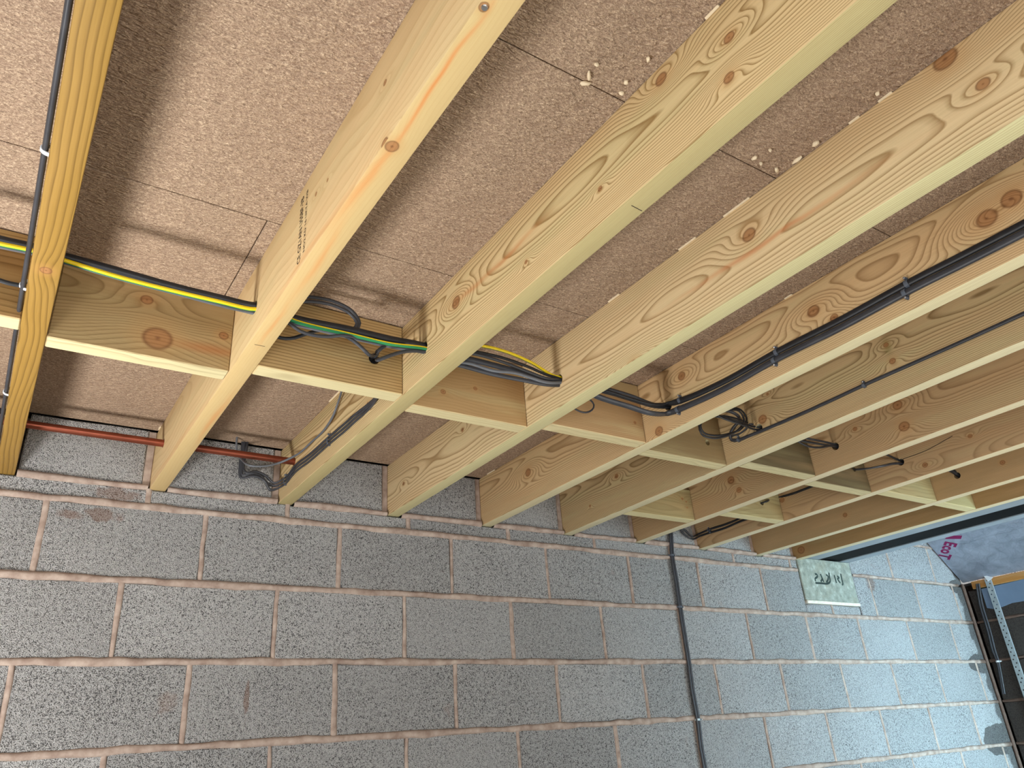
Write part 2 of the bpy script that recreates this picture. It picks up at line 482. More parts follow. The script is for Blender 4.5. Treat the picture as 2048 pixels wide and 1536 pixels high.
def pad_material():
    k = NT('cast_concrete')
    p = k.pos()
    n = k.noise(p, 26, 4, 0.65); s = k.noise(p, 260, 2, 0.5); q = k.noise(p, 9, 3, 0.6)
    c = k.ramp(n, [(0.3, lin(118, 121, 112)), (0.55, lin(146, 149, 138)), (0.75, lin(184, 186, 176))])
    c = k.mix(k.sstep(q, 0.5, 0.7, 0, 0.3), c, lin(150, 140, 116))
    c = k.mix(k.sstep(s, 0.62, 0.72, 0, 0.7), c, lin(74, 84, 80))
    return k.out(c, 0.85, k.bump(s, 0.3, 0.003), 0, 0.15)
MAT['pad'] = pad_material()

# ------------------------------------------------------------------ STRUCTURE: back wall of blocks
wall = struct(new_obj('wall_back', box_mesh('wall_back', -2.6, XE + 0.12, 0.101, 0.14, 0.0, 2.72), MAT['mortar']),
              'grey aggregate block wall with pinkish mortar joints under the joists')

def block_mesh(x0, x1, z0, z1, plane='y', depth=0.1, jit=0.0022):
    """one block with a slightly chipped outline and a small chamfer; front face at 0, body behind"""
    n = [3, 2, 3, 2]
    pts = []
    cs = [(x0, z0), (x1, z0), (x1, z1), (x0, z1)]
    for i in range(4):
        a, b = cs[i], cs[(i + 1) % 4]
        for q in range(n[i]):
            t = q / n[i]
            pts.append([a[0] + (b[0] - a[0]) * t + RND.uniform(-jit, jit), a[1] + (b[1] - a[1]) * t + RND.uniform(-jit, jit)])
    cx, cz = (x0 + x1) / 2, (z0 + z1) / 2
    off = RND.uniform(-0.0015, 0.0015)
    ch = 0.004
    N = len(pts)
    vs = []
    for (a, b) in pts:                                          # front
        vs.append((a - ch * (1 if a > cx else -1), off, b - ch * (1 if b > cz else -1)))
    for (a, b) in pts: vs.append((a, off + ch, b))
    for (a, b) in pts: vs.append((a, depth, b))
    fs = [tuple(range(N))]
    for r in range(2):
        for i in range(N):
            j = (i + 1) % N
            fs.append((r * N + i, (r + 1) * N + i, (r + 1) * N + j, r * N + j))
    if plane == 'x':                                            # end wall: u runs along -y, face looks to -x
        vs = [(XE + b, -a, c) for (a, b, c) in vs]
        fs = [tuple(f) for f in fs]
    m = mesh_from('block', vs, fs)
    return m
def add_block(x0, x1, z0, z1, parent=wall, mat='block', plane='y'):
    return new_obj('block', block_mesh(x0, x1, z0, z1, plane), MAT[mat], parent)

def joint(name, p0, p1, wid, proud, parent=wall, plane='y', depth=0.1, step=0.05, wob=0.0022):
    """trowelled mortar joint: rounded bead between blocks, wobbling a little"""
    p0, p1 = Vector(p0), Vector(p1)
    L = (p1 - p0).length
    n = max(2, int(L / step))
    d = (p1 - p0) / L
    side = Vector((-d.y, d.x))                                  # in the (u, z) plane
    prof = [(-1.0, 0.0), (-0.86, 0.62), (-0.45, 0.94), (0.05, 1.0), (0.5, 0.90), (0.88, 0.55), (1.0, 0.0)]
    vs, fs = [], []
    M = len(prof) + 2
    ph = RND.uniform(0, 9)
    for i in range(n + 1):
        t = L * i / n
        c = p0 + d * t
        w = wid * (1 + 0.16 * math.sin(t * 13 + ph) + RND.uniform(-.14, .14))
        pr = proud * (1 + 0.25 * math.sin(t * 9 + ph * 2) + RND.uniform(-.2, .2))
        sh = RND.uniform(-wob, wob)
        row = [(-0.92, None)] + prof + [(0.92, None)]
        for (s, q) in row:
            uz = c + side * (s * w / 2 + sh)
            yv = depth if q is None else (0.006 - q * (pr + 0.006))
            vs.append((uz.x, yv, uz.y))
    for i in range(n):
        for j in range(M - 1):
            fs.append((i * M + j, i * M + j + 1, (i + 1) * M + j + 1, (i + 1) * M + j))
    if plane == 'x': vs = [(XE + b, -a, c) for (a, b, c) in vs]
    m = mesh_from(name, vs, fs)
    shade(m, 75)
    return new_obj(name, m, MAT['mortar'], parent)

XL = -1.30
G = 0.006
def course(z0, z1, cuts, xa=XL, xb=XE, mat='block', perp_w=0.0165):
    xs = [xa] + [c for c in cuts if xa + .02 < c < xb - .02] + [xb]
    for i in range(len(xs) - 1):
        a, b = xs[i], xs[i + 1]
        add_block(a + (G if i else 0), b - (G if i < len(xs) - 2 else 0), z0 + G, z1 - G, mat=mat)
        if i: joint('perpend_joint', (a, z0 + G * .4), (a + RND.uniform(-.003, .003), z1 - G * .4), perp_w * RND.uniform(.85, 1.25), 0.0025)
beds = [2.2502 - 0.225 * i for i in range(11)]
PA = [-1.08, -0.64, -0.19, 0.25, 0.6965, 1.137, 1.58, 2.026, 2.4546, 2.9017, 3.368, 3.816, 4.257, 4.70]
PB = [-0.86, -0.41, 0.038, 0.4916, 0.942, 1.391, 1.839, 2.285, 2.73, 3.177, 3.6175, 4.082, 4.5388]
# thin make-up course under the joist ends
course(beds[0], ZJ - 0.001 + 0.005, [-0.83, -0.38, .076, .509, .959, 1.400, 1.843, 2.29, 2.72, 3.152], xb=3.206)
# first full course, left and right of the padstone
course(beds[1], beds[0], PA[:10], xb=3.202)
course(beds[1], beds[0], [3.8177, 4.269, 4.700], xa=3.672)
add_block(3.208, 3.42 - G, beds[1] + G, 2.080); add_block(3.42 + G, 3.664, beds[1] + G, 2.080)
joint('perpend_joint', (3.42, beds[1]), (3.42, 2.082), 0.013, 0.002)
course(beds[2], beds[1], PB)
course(beds[3], beds[2], PA)
course(beds[4], beds[3], [-0.86, -0.39, .06, .502, .9465, 1.3856, 1.842, 2.28, 2.7157, 3.161, 3.603, 4.0514, 4.49])
for i in range(4, 10):
    sh = RND.uniform(-.02, .02)
    course(max(beds[i + 1], 0.0), beds[i], [c + sh for c in ([-1.06, -.6, -.17, .27, .71, 1.15, 1.6, 2.05, 2.48, 2.92, 3.36, 3.795, 4.269, 4.72] if i % 2 == 0 else PB)])
# bed joints
for i in range(0, 10):
    z = beds[i]
    if i == 0:
        joint('bed_joint', (XL, z), (3.19, z), 0.023, 0.009)
        joint('bed_joint', (3.672, z + 0.004), (XE - .05, z + .002), 0.018, 0.006)
    else:
        joint('bed_joint', (XL, z + RND.uniform(-.002, .002)), (XE, z + RND.uniform(-.002, .002)), 0.023, 0.009)
# infill blocks between the joist ends, bedded in mortar
for k in range(-1, 8):
    a, b = jx(k) + JW, jx(k + 1)
    add_block(a + 0.006, b - 0.024, ZJ + 0.014, ZD - 0.002)
    joint('bed_joint', (a + 0.004, ZJ + 0.006), (b - 0.006, ZJ + 0.006), 0.022, 0.010)
    new_obj('mortar_fill', box_mesh('mortar_fill', b - 0.0235, b - 0.0006, 0.004, 0.1, ZJ + 0.010, ZD - 0.002, 0.002), MAT['mortar'], wall)
# right of the beams
course(beds[0], beds[0] + .225, [4.078, 4.531], xa=3.672)
course(beds[0] + .225, beds[0] + .45, [3.87, 4.31, 4.75], xa=3.672)
joint('bed_joint', (3.672, beds[0] + .225), (XE, beds[0] + .225), 0.018, 0.006)
# vertical mortar in the room corner
new_obj('mortar_fill', box_mesh('mortar_fill', XE - 0.022, XE - 0.001, -0.018, 0.0, 0.0, 2.26, 0.006), MAT['mortar'], wall)

# ------------------------------------------------------------------ end wall (dark, damp)
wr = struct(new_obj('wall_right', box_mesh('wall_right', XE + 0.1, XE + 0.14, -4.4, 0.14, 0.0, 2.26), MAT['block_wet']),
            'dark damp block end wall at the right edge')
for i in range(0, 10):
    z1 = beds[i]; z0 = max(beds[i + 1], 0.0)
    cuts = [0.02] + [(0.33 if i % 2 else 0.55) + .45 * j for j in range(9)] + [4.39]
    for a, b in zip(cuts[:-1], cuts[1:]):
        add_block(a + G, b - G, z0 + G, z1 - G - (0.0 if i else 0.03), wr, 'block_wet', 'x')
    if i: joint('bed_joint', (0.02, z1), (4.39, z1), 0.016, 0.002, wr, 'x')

new_obj('eaves_light_stop', box_mesh('eaves_light_stop', 4.868, XE + .14, -4.4, 0.14, 2.2645, 2.62), MAT['block_far'], wr)  # added to close a gap that let sky light in under the roof
# ------------------------------------------------------------------ floor, side wall, upper wall
struct(new_obj('floor', box_mesh('floor', -2.6, XE + .14, -5.0, 0.14, -0.1, 0.0), MAT['concrete']), 'plain grey concrete floor below the picture', 'floor')
struct(new_obj('wall_left', box_mesh('wall_left', -2.7, -2.6, -5.0, 0.14, 0.0, 2.52), MAT['block_far']), 'grey block side wall beyond the left edge')

# unseen front wall, added so its opening keeps the sun on the right-hand floor
fw = struct(new_obj('added_wall_front', box_mesh('added_wall_front', -2.7, 1.45, -4.5, YF, 0.0, 2.52), MAT['block_far']), 'plain block front wall added behind the viewpoint to shape the sunlight')
new_obj('added_front_header', box_mesh('added_front_header', 1.4505, XE + .14, -4.5, YF, 2.25, 3.40), MAT['concrete'], fw)  # added above the opening, carried up to block sun leaking in
# ------------------------------------------------------------------ ceiling deck of chipboard panels
ceil = struct(new_obj('ceiling', box_mesh('ceiling', -2.6, 3.67, YF, 0.1, ZD + 0.0225, ZD + 0.05), MAT['roofing']),
              'brown chipboard floor deck laid on top of the joists', 'ceiling')
rows = [(-0.600, -0.002, [-1.5, 0.9023]), (-1.200, -0.600, [-2.35, 0.0480, 2.448]), (-1.806, -1.200, [-1.1, 1.304]),
        (-2.406, -1.806, [-0.305, 2.10]), (-3.006, -2.406, [-1.5, 0.90]), (-3.606, -3.006, [0.09, 2.4]), (YF, -3.606, [1.3])]
g = 0.0011
for y0, y1, cuts in rows:
    xs = [-2.59] + cuts + [3.67]
    for a, b in zip(xs[:-1], xs[1:]):
        dz = RND.uniform(0, 0.0006)
        new_obj('panel', box_mesh('panel', a + g, b - g, y0 + g, y1 - g, ZD + 0.0004 + dz, ZD + 0.022, 0.0012), MAT['chip'], ceil)

# ------------------------------------------------------------------ joists
# local frame: x 0..0.047, y 0 (wall) .. YF, z 0..H
def jmesh(k, cutters=()):
    m = box_mesh('joist', 0, JW, YF, 0.1, 0, H, 0.0035, 2)
    if cutters: m = boolean_cut(m, cutters)
    shade(m, 35)
    return m
def kn(u, v, k, r):                       # knot on the wide (left) face seen at a pixel
    p = PX(u, v, jx(k)); return (p.y, p.z - ZJ, r, 's')
def ku(u, v, k, r):                       # knot on the underside seen at a pixel
    p = on(2, ZJ, u, v); return (p.y, p.x - jx(k), r, 'u')

def us(u, v, k, ll, ww, st, rgb):         # streak on the underside seen at a pixel
    p = on(2, ZJ, u, v); return (p.y, p.x - jx(k), ll, ww, st, rgb, 'u')
joist_spec = {  # under_rgb: timber tint plus how brightly each underside is lit
    -1: dict(under_rgb=(160, 122, 50), under_mix=0.3, light=(160, 122, 50), dark=(100, 68, 16), freq=110, pith=(-0.06, -0.05), wob=0.02, green=0.0, warm=0.1, contrast=1.15,
             knots=[ku(92, 541, -1, .011)],
             label='golden timber joist at the left edge, seen from below, its underside marked by one knot'),
    0: dict(under_rgb=(186, 160, 104), under_mix=0.6, light=(228, 197, 142), dark=(196, 158, 100), freq=150, pith=(0.30, 0.16), wob=0.022, green=0.22, warm=0.35, contrast=0.65,
            knots=[ku(784, 293, 0, .011), (on(2, ZJ, 784, 293).y, -0.002, .011, 's'), kn(770, 165, 0, .006), kn(632, 388, 0, .005), kn(655, 360, 0, .004), ku(968, 14, 0, .007)],
            streaks=[us(872, 165, 0, .13, .0035, .65, (206, 118, 48)), us(735, 360, 0, .12, .007, .5, (206, 128, 60)), us(640, 520, 0, .12, .006, .42, (208, 130, 62)),
                     us(545, 650, 0, .08, .005, .4, (206, 126, 58)), us(425, 840, 0, .15, .006, .45, (208, 126, 56)), (-1.42, .010, .22, .009, .35, (206, 130, 62)), (-0.35, .012, .35, .012, .3, (208, 136, 68))],
            label='pale timber joist with orange streaks and a black printed grade stamp on its face'),
    1: dict(under_rgb=(184, 173, 124), light=(224, 196, 142), dark=(146, 110, 56), freq=430, pith=(0.17, 0.118), wob=0.0085, green=0.4, warm=0.25, contrast=1.3,
            knots=[kn(1322, 158, 1, .014), kn(1458, 75, 1, .010), kn(1458, 155, 1, .010), kn(1052, 524, 1, .005), kn(912, 605, 1, .016), kn(1200, 377, 1, .005), kn(735, 810, 1, .009)],
            streaks=[(-1.42, .115, .12, .006, .6, (190, 122, 70)), (-1.28, .11, .06, .006, .5, (190, 122, 70))],
            label='fine-grained timber joist with grey cables clipped along its wall end'),
    2: dict(under_rgb=(208, 204, 156), light=(228, 200, 150), dark=(150, 112, 62), freq=230, pith=(0.13, 0.08), wob=0.020, green=0.25, warm=0.35, contrast=1.15,
            knots=[kn(1498, 470, 2, .017), kn(1966, 168, 2, .012), kn(1890, 118, 2, .020), kn(1268, 730, 2, .014), kn(807, 967, 2, .008), kn(925, 860, 2, .007)],
            streaks=[(-1.75, .075, .22, .006, .6, (196, 118, 70))],
            label='timber joist with wide flowing grain, fourth from the left'),
    3: dict(under_rgb=(228, 222, 182), light=(218, 182, 130), dark=(146, 106, 60), freq=330, pith=(0.16, 0.14), wob=0.010, green=0.25, warm=0.45, contrast=1.15,
            knots=[kn(1973, 437, 3, .022), kn(2022, 398, 3, .019), kn(1627, 622, 3, .017), kn(1668, 635, 3, .010), kn(1363, 752, 3, .015), kn(1318, 862, 3, .016), kn(1056, 945, 3, .018)],
            label='knotty timber joist carrying two thick dark cables clipped along its face'),
    4: dict(under_rgb=(232, 226, 190), light=(206, 176, 126), dark=(124, 94, 50), freq=340, pith=(0.14, 0.15), wob=0.013, green=0.38, warm=0.3, contrast=1.2,
            streaks=[(-1.53, .145, .012, .022, .6, (104, 106, 52))],
            knots=[kn(1772, 690, 4, .008), kn(1785, 722, 4, .010), kn(1525, 838, 4, .016), kn(1233, 952, 4, .010), kn(1535, 788, 4, .005), kn(1180, 1012, 4, .005)],
            label='timber joist carrying a single thin cable along its face, below the coiled cables'),
    5: dict(under_rgb=(232, 226, 192), light=(198, 162, 114), dark=(138, 102, 62), freq=340, pith=(0.15, 0.13), wob=0.012, green=0.22, warm=0.5, contrast=1.1,
            knots=[kn(1795, 810, 5, .016), kn(1808, 853, 5, .017), kn(1710, 858, 5, .008), kn(1462, 960, 5, .016), kn(1478, 980, 5, .012)],
            label='timber joist with three grey cables entering its drilled hole'),
    6: dict(under_rgb=(236, 230, 196), light=(194, 158, 112), dark=(144, 108, 68), freq=330, pith=(0.2, 0.02), wob=0.016, green=0.2, warm=0.5, contrast=0.9,
            knots=[kn(1940, 872, 6, .008), kn(1850, 930, 6, .010), kn(1564, 1000, 6, .012)],
            label='timber joist with a long hairline crack running up from its cable hole'),
    7: dict(under_rgb=(236, 230, 196), light=(188, 154, 106), dark=(142, 108, 66), freq=330, pith=(-0.1, 0.25), wob=0.016, green=0.25, warm=0.5, contrast=0.9,
            knots=[kn(2005, 925, 7, .010), kn(1690, 1030, 7, .012)],
            label='second timber joist from the grey steel beams'),
    8: dict(under_rgb=(236, 228, 192), light=(176, 138, 86), dark=(130, 94, 52), freq=220, pith=(0.2, 0.3), wob=0.03, green=0.25, warm=0.45, contrast=0.6,
            knots=[kn(1602, 1100, 8, .022)],
            label='timber joist tight beside the grey steel beams'),
}
JO = {}
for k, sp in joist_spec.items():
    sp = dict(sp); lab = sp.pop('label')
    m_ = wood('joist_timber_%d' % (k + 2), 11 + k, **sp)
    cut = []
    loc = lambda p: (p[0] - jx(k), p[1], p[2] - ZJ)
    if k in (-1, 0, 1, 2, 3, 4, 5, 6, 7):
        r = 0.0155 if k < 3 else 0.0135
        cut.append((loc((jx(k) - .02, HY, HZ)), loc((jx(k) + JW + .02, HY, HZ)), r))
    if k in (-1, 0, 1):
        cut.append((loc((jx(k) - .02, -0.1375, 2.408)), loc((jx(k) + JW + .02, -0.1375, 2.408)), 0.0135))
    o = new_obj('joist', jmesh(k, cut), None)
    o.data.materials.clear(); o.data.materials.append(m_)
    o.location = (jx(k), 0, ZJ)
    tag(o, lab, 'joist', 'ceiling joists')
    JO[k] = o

# printed grade stamp on the pale joist (reads up the face)
def face_text(name, s, k, y, z, cap, length, parent):
    m = text_mesh(name, s, (jx(k) - 0.0006, y, z), (0, 0, 1), (0, 1, 0), cap, length)
    o = new_obj(name, m, MAT['ink'])
    o.parent = parent; o.matrix_parent_inverse = Matrix.Translation((-jx(k), 0, -ZJ))
    o['label'] = 'black printed grade lettering'
    return o
face_text('grade_stamp', 'CE GZ1AN USSBF-3B', 0, -1.343, 2.320, 0.016, 0.152, JO[0])
face_text('grade_stamp', 'NO2 KD 16 UKTA WB', 0, -1.366, 2.330, 0.009, 0.140, JO[0])

# hairline crack in the seventh joist
p0 = PX(1806, 918, jx(6)); p1 = PX(1850, 902, jx(6)); p2 = PX(1905, 872, jx(6))
ck = sweep('crack', [(jx(6) - .0003, q.y, q.z) for q in (p0, p1, p2)], 0.0012, 0.0004, (-1, 0, 0), 6)
ck = new_obj('crack', ck, MAT['ink'], None); ck.parent = JO[6]; ck.matrix_parent_inverse = Matrix.Translation((-jx(6), 0, -ZJ))

# ------------------------------------------------------------------ noggins between the joists
# front face distance from the wall in each bay, left to right
nog = [(-0.886, 'noggin under the yellow and green wire with one big knot between two small ones'),
       (-0.941, 'straight-grained noggin with cables entering a hole in its face'),
       (-0.899, 'noggin under the yellow wire arc, third from the left'),
       (-0.946, 'noggin behind the bend where dark cables turn along a joist'),
       (-0.902, 'noggin behind the coiled black cables, a loose drilled hole below the coil'),
       (-0.954, 'grey-green noggin between the joists with the coil and the three-cable hole'),
       (-0.913, 'grey-green noggin pierced by a cable, beside the cracked joist'),
       (-0.949, 'bright noggin second from the steel beams'),
       (-0.950, 'bright noggin nearest the steel beams')]
nog_w = {0: dict(light=(176, 146, 96), dark=(122, 92, 48), freq=150, pith=(0.06, 0.14), wob=0.02, green=0.3, contrast=0.9,
                 knots=[(0.167, .135, .013, 's'), (0.20, .047, .030, 's'), (0.335, .088, .011, 's')], streaks=[(0.31, .045, .08, .012, .55, (170, 100, 52))]),
         1: dict(light=(196, 158, 98), dark=(116, 80, 36), freq=125, pith=(0.02, -0.4), wob=0.010, green=0.25, contrast=1.1, knots=[]),
         2: dict(light=(186, 146, 92), dark=(150, 110, 62), freq=150, pith=(0.2, 0.3), wob=0.03, green=0.35, contrast=0.55,
                 knots=[(0.09, .055, .007, 's'), (0.19, .085, .006, 's')]),
         3: dict(light=(190, 150, 100), dark=(140, 100, 58), freq=200, pith=(0.08, 0.30), wob=0.02, green=0.35, contrast=0.7, knots=[(0.32, .06, .005, 's')]),
         4: dict(light=(148, 122, 80), dark=(108, 82, 46), freq=200, pith=(0.08, -0.2), wob=0.02, green=0.35, contrast=0.7, knots=[]),
         5: dict(light=(108, 94, 64), dark=(78, 64, 40), freq=200, pith=(0.09, 0.2), wob=0.03, green=0.12, contrast=0.6, knots=[]),
         6: dict(light=(112, 98, 68), dark=(80, 66, 42), freq=200, pith=(0.09, 0.2), wob=0.03, green=0.12, contrast=0.6, knots=[]),
         7: dict(light=(182, 170, 120), dark=(136, 122, 78), freq=180, pith=(0.09, 0.0), wob=0.03, green=0.6, contrast=0.6, knots=[(0.30, .15, .012, 's')]),
         8: dict(light=(182, 172, 120), dark=(134, 122, 78), freq=180, pith=(0.09, 0.15), wob=0.03, green=0.6, contrast=0.6, knots=[])}
def noggin(bay, yfront, z0, z1, label, spec, seed, cutters=(), group='noggins between the joists'):
    a, b = jx(bay - 1) + JW + .0006, jx(bay) - .0006
    m = box_mesh('noggin', 0, b - a, 0, 0.047, 0, z1 - z0, 0.002, 1)
    if cutters: m = boolean_cut(m, [((p[0] - a, -0.02, p[1] - z0), (p[0] - a, 0.07, p[1] - z0), p[2]) for p in cutters])
    shade(m, 35)
    o = new_obj('noggin', m, None)
    o.data.materials.clear(); o.data.materials.append(wood('noggin_timber_%d' % seed, 60 + seed, axis='x', **spec))
    o.location = (a, yfront, z0)
    tag(o, label, 'noggin', group)
    return o
NH = PY(748, 718, -0.941)                       # cable hole in the second noggin
N5 = PY(1708, 937, -0.913)
for i, (yf, lab) in enumerate(nog):
    cut = []
    if i == 1: cut = [(NH.x, NH.z, 0.014)]
    if i == 4:
        q = PY(1415, 885, -0.902); cut = [(q.x, q.z, 0.010)]
    if i == 6: cut = [(N5.x, N5.z, 0.012)]
    noggin(i, yf, ZJ + 0.001, ZD - 0.0008, lab, nog_w[i], i, cut)
noggin(-1, -0.936, ZJ + 0.001, ZD - 0.0008, 'noggin cut off by the left edge of the picture, beyond the golden joist',
       dict(light=(170, 128, 70), dark=(112, 76, 30), freq=90, pith=(0.05, 0.10), wob=0.03, green=0.1, contrast=1.0), 12)
short = dict(light=(168, 148, 98), dark=(122, 102, 60), freq=190, pith=(0.09, 0.05), wob=0.02, green=0.5, contrast=0.6)
q5 = PY(1524, 1006, -0.497)
noggin(5, -0.365, ZJ + 0.001, ZJ + 0.130, 'short noggin near the wall with dark nail holes at its right end',
       dict(short, knots=[(0.30, .085, .006, 's'), (0.32, .05, .004, 's'), (0.32, .075, .004, 's')]), 9)
noggin(6, -0.497, ZJ + 0.001, ZJ + 0.130, 'short noggin near the wall with a single black cable entering its hole', dict(short), 10, [(q5.x, q5.z, 0.010)])

# ------------------------------------------------------------------ copper pipe
pm = sweep('copper_pipe', [(-1.2, -.1375, 2.408), (-.4, -.1375, 2.409), (0.1, -.1375, 2.408), (jx(1) + .03, -.1375, 2.4075)], 0.0112, 0.0112, (0, -1, 0), 16, 0.05)
tag(new_obj('copper_pipe', pm, MAT['copper']), 'copper pipe running through the joists along the top of the wall', 'pipe')

# ------------------------------------------------------------------ cables
CABLE_GROUP = 'electrical cables'
def cable(pts, a, b, label, mat='cable', normal=(0, -1, 0), name='cable', seg=10, step=0.01):
    m = sweep(name, pts, a, b, normal, seg, step)
    o = new_obj(name, m, MAT[mat])
    tag(o, label, 'cable', CABLE_GROUP)
    return o
def hole(k, dy=0.0, dz=0.0): return Vector((jx(k) + JW / 2, HY + dy, HZ + dz))
def yp(y, *uv): return [PY(u, v, y) for (u, v) in uv]

# earth wire: half yellow, half green round its section
def earth(pts, r, label, tw):
    seg = 12
    m = sweep('earth_wire', pts, r, r, (0, -1, 0), seg, 0.01, twist=tw)
    m.materials.append(MAT['yellow']); m.materials.append(MAT['green'])
    n = len(m.polygons) - 2
    for i, p in enumerate(m.polygons):
        if i < n: p.material_index = 0 if (i % seg) < 5 else 1
    return tag(new_obj('earth_wire', m), label, 'wire', CABLE_GROUP)
earth(yp(-1.066, (-90, 466), (0, 488), (62, 501), (128, 521), (240, 555), (350, 583), (440, 604), (500, 618)) + [hole(0, -.010, -.006)] +
      yp(-1.066, (592, 643), (700, 669), (780, 688), (840, 695)) + [hole(1, -.010, -.006)], 0.0046,
      'yellow and green earth wire running through the three left joists', lambda t: 0.35 if t < .55 else min(1.45, 0.35 + (t - .55) * 22))
earth([hole(1, -.004, .012)] + yp(-1.05, (930, 688), (965, 692), (1010, 703), (1062, 725), (1108, 752)) + [hole(2, -.004, .010)], 0.0042,
      'bright yellow wire arcing up between two joists', lambda t: 0.2)
# bundle, first bay
cable(yp(-1.052, (-90, 450), (0, 479), (62, 493), (128, 512), (240, 543), (350, 574), (440, 596), (498, 610)) + [hole(0, 0, .006)] +
      yp(-1.052, (592, 637), (650, 649), (700, 659), (780, 678), (838, 689)) + [hole(1, 0, .004)],
      0.0085, 0.0060, 'thick dark cable lying along the yellow and green earth wire', 'cable_dark')
cable(yp(-1.046, (-90, 472), (0, 492), (62, 505), (128, 523), (240, 556), (350, 585), (440, 609), (498, 623)) + [hole(0, .004, -.012)] +
      yp(-1.050, (592, 648), (650, 662), (700, 674), (780, 692), (838, 702)) + [hole(1, 0, -.011)],
      0.0055, 0.0040, 'grey cable just below the yellow and green earth wire', 'cable_light')
# loops in the second bay
cable([hole(0, .004, .004)] + yp(-1.02, (585, 606), (620, 603), (665, 610), (700, 627), (714, 646), (708, 658)) + yp(-1.04, (690, 660), (720, 668), (780, 682), (838, 688)) + [hole(1, .006, .009)],
      0.0045, 0.0032, 'inner strand of the grey cable loop rising above the bundle', 'cable')
cable([hole(0, .008, .009)] + yp(-1.01, (588, 594), (620, 594), (668, 603), (704, 622), (719, 646), (711, 661)) + yp(-1.035, (694, 665), (730, 672), (790, 683), (838, 686)) + [hole(1, .010, .011)],
      0.0045, 0.0032, 'outer strand of the grey cable loop rising above the bundle', 'cable')
cable([hole(0, -.006, -.010)] + yp(-1.07, (580, 648), (600, 662), (625, 670), (655, 673), (690, 671)) + yp(-1.055, (740, 682), (800, 692), (838, 697)) + [hole(1, .004, -.004)],
      0.0042, 0.0030, 'dark cable sagging in a shallow curve under the bundle', 'cable')
cable([hole(0, .010, -.012)] + yp(-1.01, (552, 672), (580, 677), (612, 668), (640, 661), (690, 669), (760, 684), (838, 693)) + [hole(1, .012, -.002)],
      0.0042, 0.0030, 'dark cable swinging out lowest below the bundle', 'cable_dark')
# three cables that leave through the noggin and run down the joist to the wall
def down(o):
    d = o * 0.0118
    c = [(752, 800), (700, 845), (658, 881), (620, 915), (590, 938), (570, 962)]
    f = []
    for (u, v) in c:
        p = PX(u, v, jx(1) - 0.004); f.append(Vector((jx(1) - 0.0042, p.y, p.z + d)))
    return f
NHb = Vector((NH.x, -0.888, NH.z))
wl = lambda y, *uv: [PY(u, v, y) for (u, v) in uv]
cable([hole(0, -.002, -.014)] + yp(-1.06, (584, 646), (640, 656), (685, 669), (715, 688), (736, 708)) + [Vector((NH.x - .006, -.95, NH.z + .004)), NHb + Vector((-.005, .01, .002)), Vector((jx(1) - .012, -.83, 2.372))] + down(1)[1:] +
      wl(-.03, (548, 966), (532, 952), (512, 943), (494, 946)) + wl(-.02, (487, 938), (489, 915), (494, 890), (495, 872)),
      0.0045, 0.0032, 'grey cable dropping into the noggin hole, upper strand of the three on the joist', 'cable')
cable([hole(1, -.006, -.004)] + yp(-1.05, (790, 684), (768, 693), (755, 703)) + [Vector((NH.x, -.955, NH.z + .004)), NHb, Vector((jx(1) - .014, -.83, 2.366))] + down(0)[1:] +
      wl(-.03, (550, 972), (534, 966), (520, 950), (500, 947)) + wl(-.018, (485, 950), (483, 925), (488, 895), (490, 872)),
      0.0045, 0.0032, 'grey cable hooking steeply into the noggin hole, middle strand of the three on the joist', 'cable')
cable([hole(1, -.008, -.012)] + yp(-1.06, (832, 702), (805, 704), (775, 713), (757, 720)) + [Vector((NH.x + .006, -.95, NH.z - .004)), NHb + Vector((.005, .01, -.003)), Vector((jx(1) - .016, -.83, 2.358))] + down(-1)[1:] +
      wl(-.035, (552, 978), (540, 980), (530, 962), (508, 952)) + wl(-.016, (482, 955), (480, 930), (484, 900), (486, 872)),
      0.0045, 0.0032, 'grey cable reaching across to the noggin hole, lower strand of the three on the joist', 'cable')
# loose thin cable over the copper pipe
cable([PX(684, 780, jx(1) - .02)] + [PX(u, v, jx(1) - .010) for (u, v) in ((678, 800), (667, 830), (650, 858), (622, 885))] + [PX(596, 908, jx(1) - .02)] +
      wl(-.17, (560, 925), (530, 932), (500, 931)) + wl(-.12, (482, 918)) + wl(-.05, (474, 905), (473, 885), (475, 868)),
      0.0036, 0.0030, 'thin pale cable looping loosely in front of the copper pipe', 'cable_light')
# third bay: strands between the second and third holes
def strand(y, mid, o1, o2, a, b, label, mat): 
    cable([hole(1, *o1)] + yp(y, *mid) + [hole(2, *o2)], a, b, label, mat)
strand(-1.05, [(925, 700), (965, 706), (1010, 717), (1055, 733), (1095, 750)], (.0, .008), (.0, .007), .0042, .003, 'uppermost thin dark strand below the yellow wire arc', 'cable_dark')
strand(-1.06, [(920, 703), (955, 709), (1000, 722), (1050, 741), (1095, 757)], (-.006, .004), (-.006, .002), .0045, .0032, 'second dark strand below the yellow wire arc', 'cable')
strand(-1.045, [(905, 712), (945, 720), (990, 731), (1035, 743), (1095, 760)], (.004, .0), (.004, .0), .0080, .0055, 'thickest grey strand in the bundle under the yellow wire arc', 'cable')
strand(-1.062, [(905, 722), (940, 727), (985, 741), (1030, 746), (1095, 765)], (-.006, -.007), (-.008, -.005), .0045, .0035, 'blue-grey strand crossing under the thickest one below the yellow wire arc', 'cable_light')
strand(-1.055, [(900, 725), (930, 733), (985, 748), (1040, 759), (1095, 769)], (.0, -.011), (.0, -.010), .0062, .0045, 'lowest dark strand of the bundle under the yellow wire arc', 'cable')
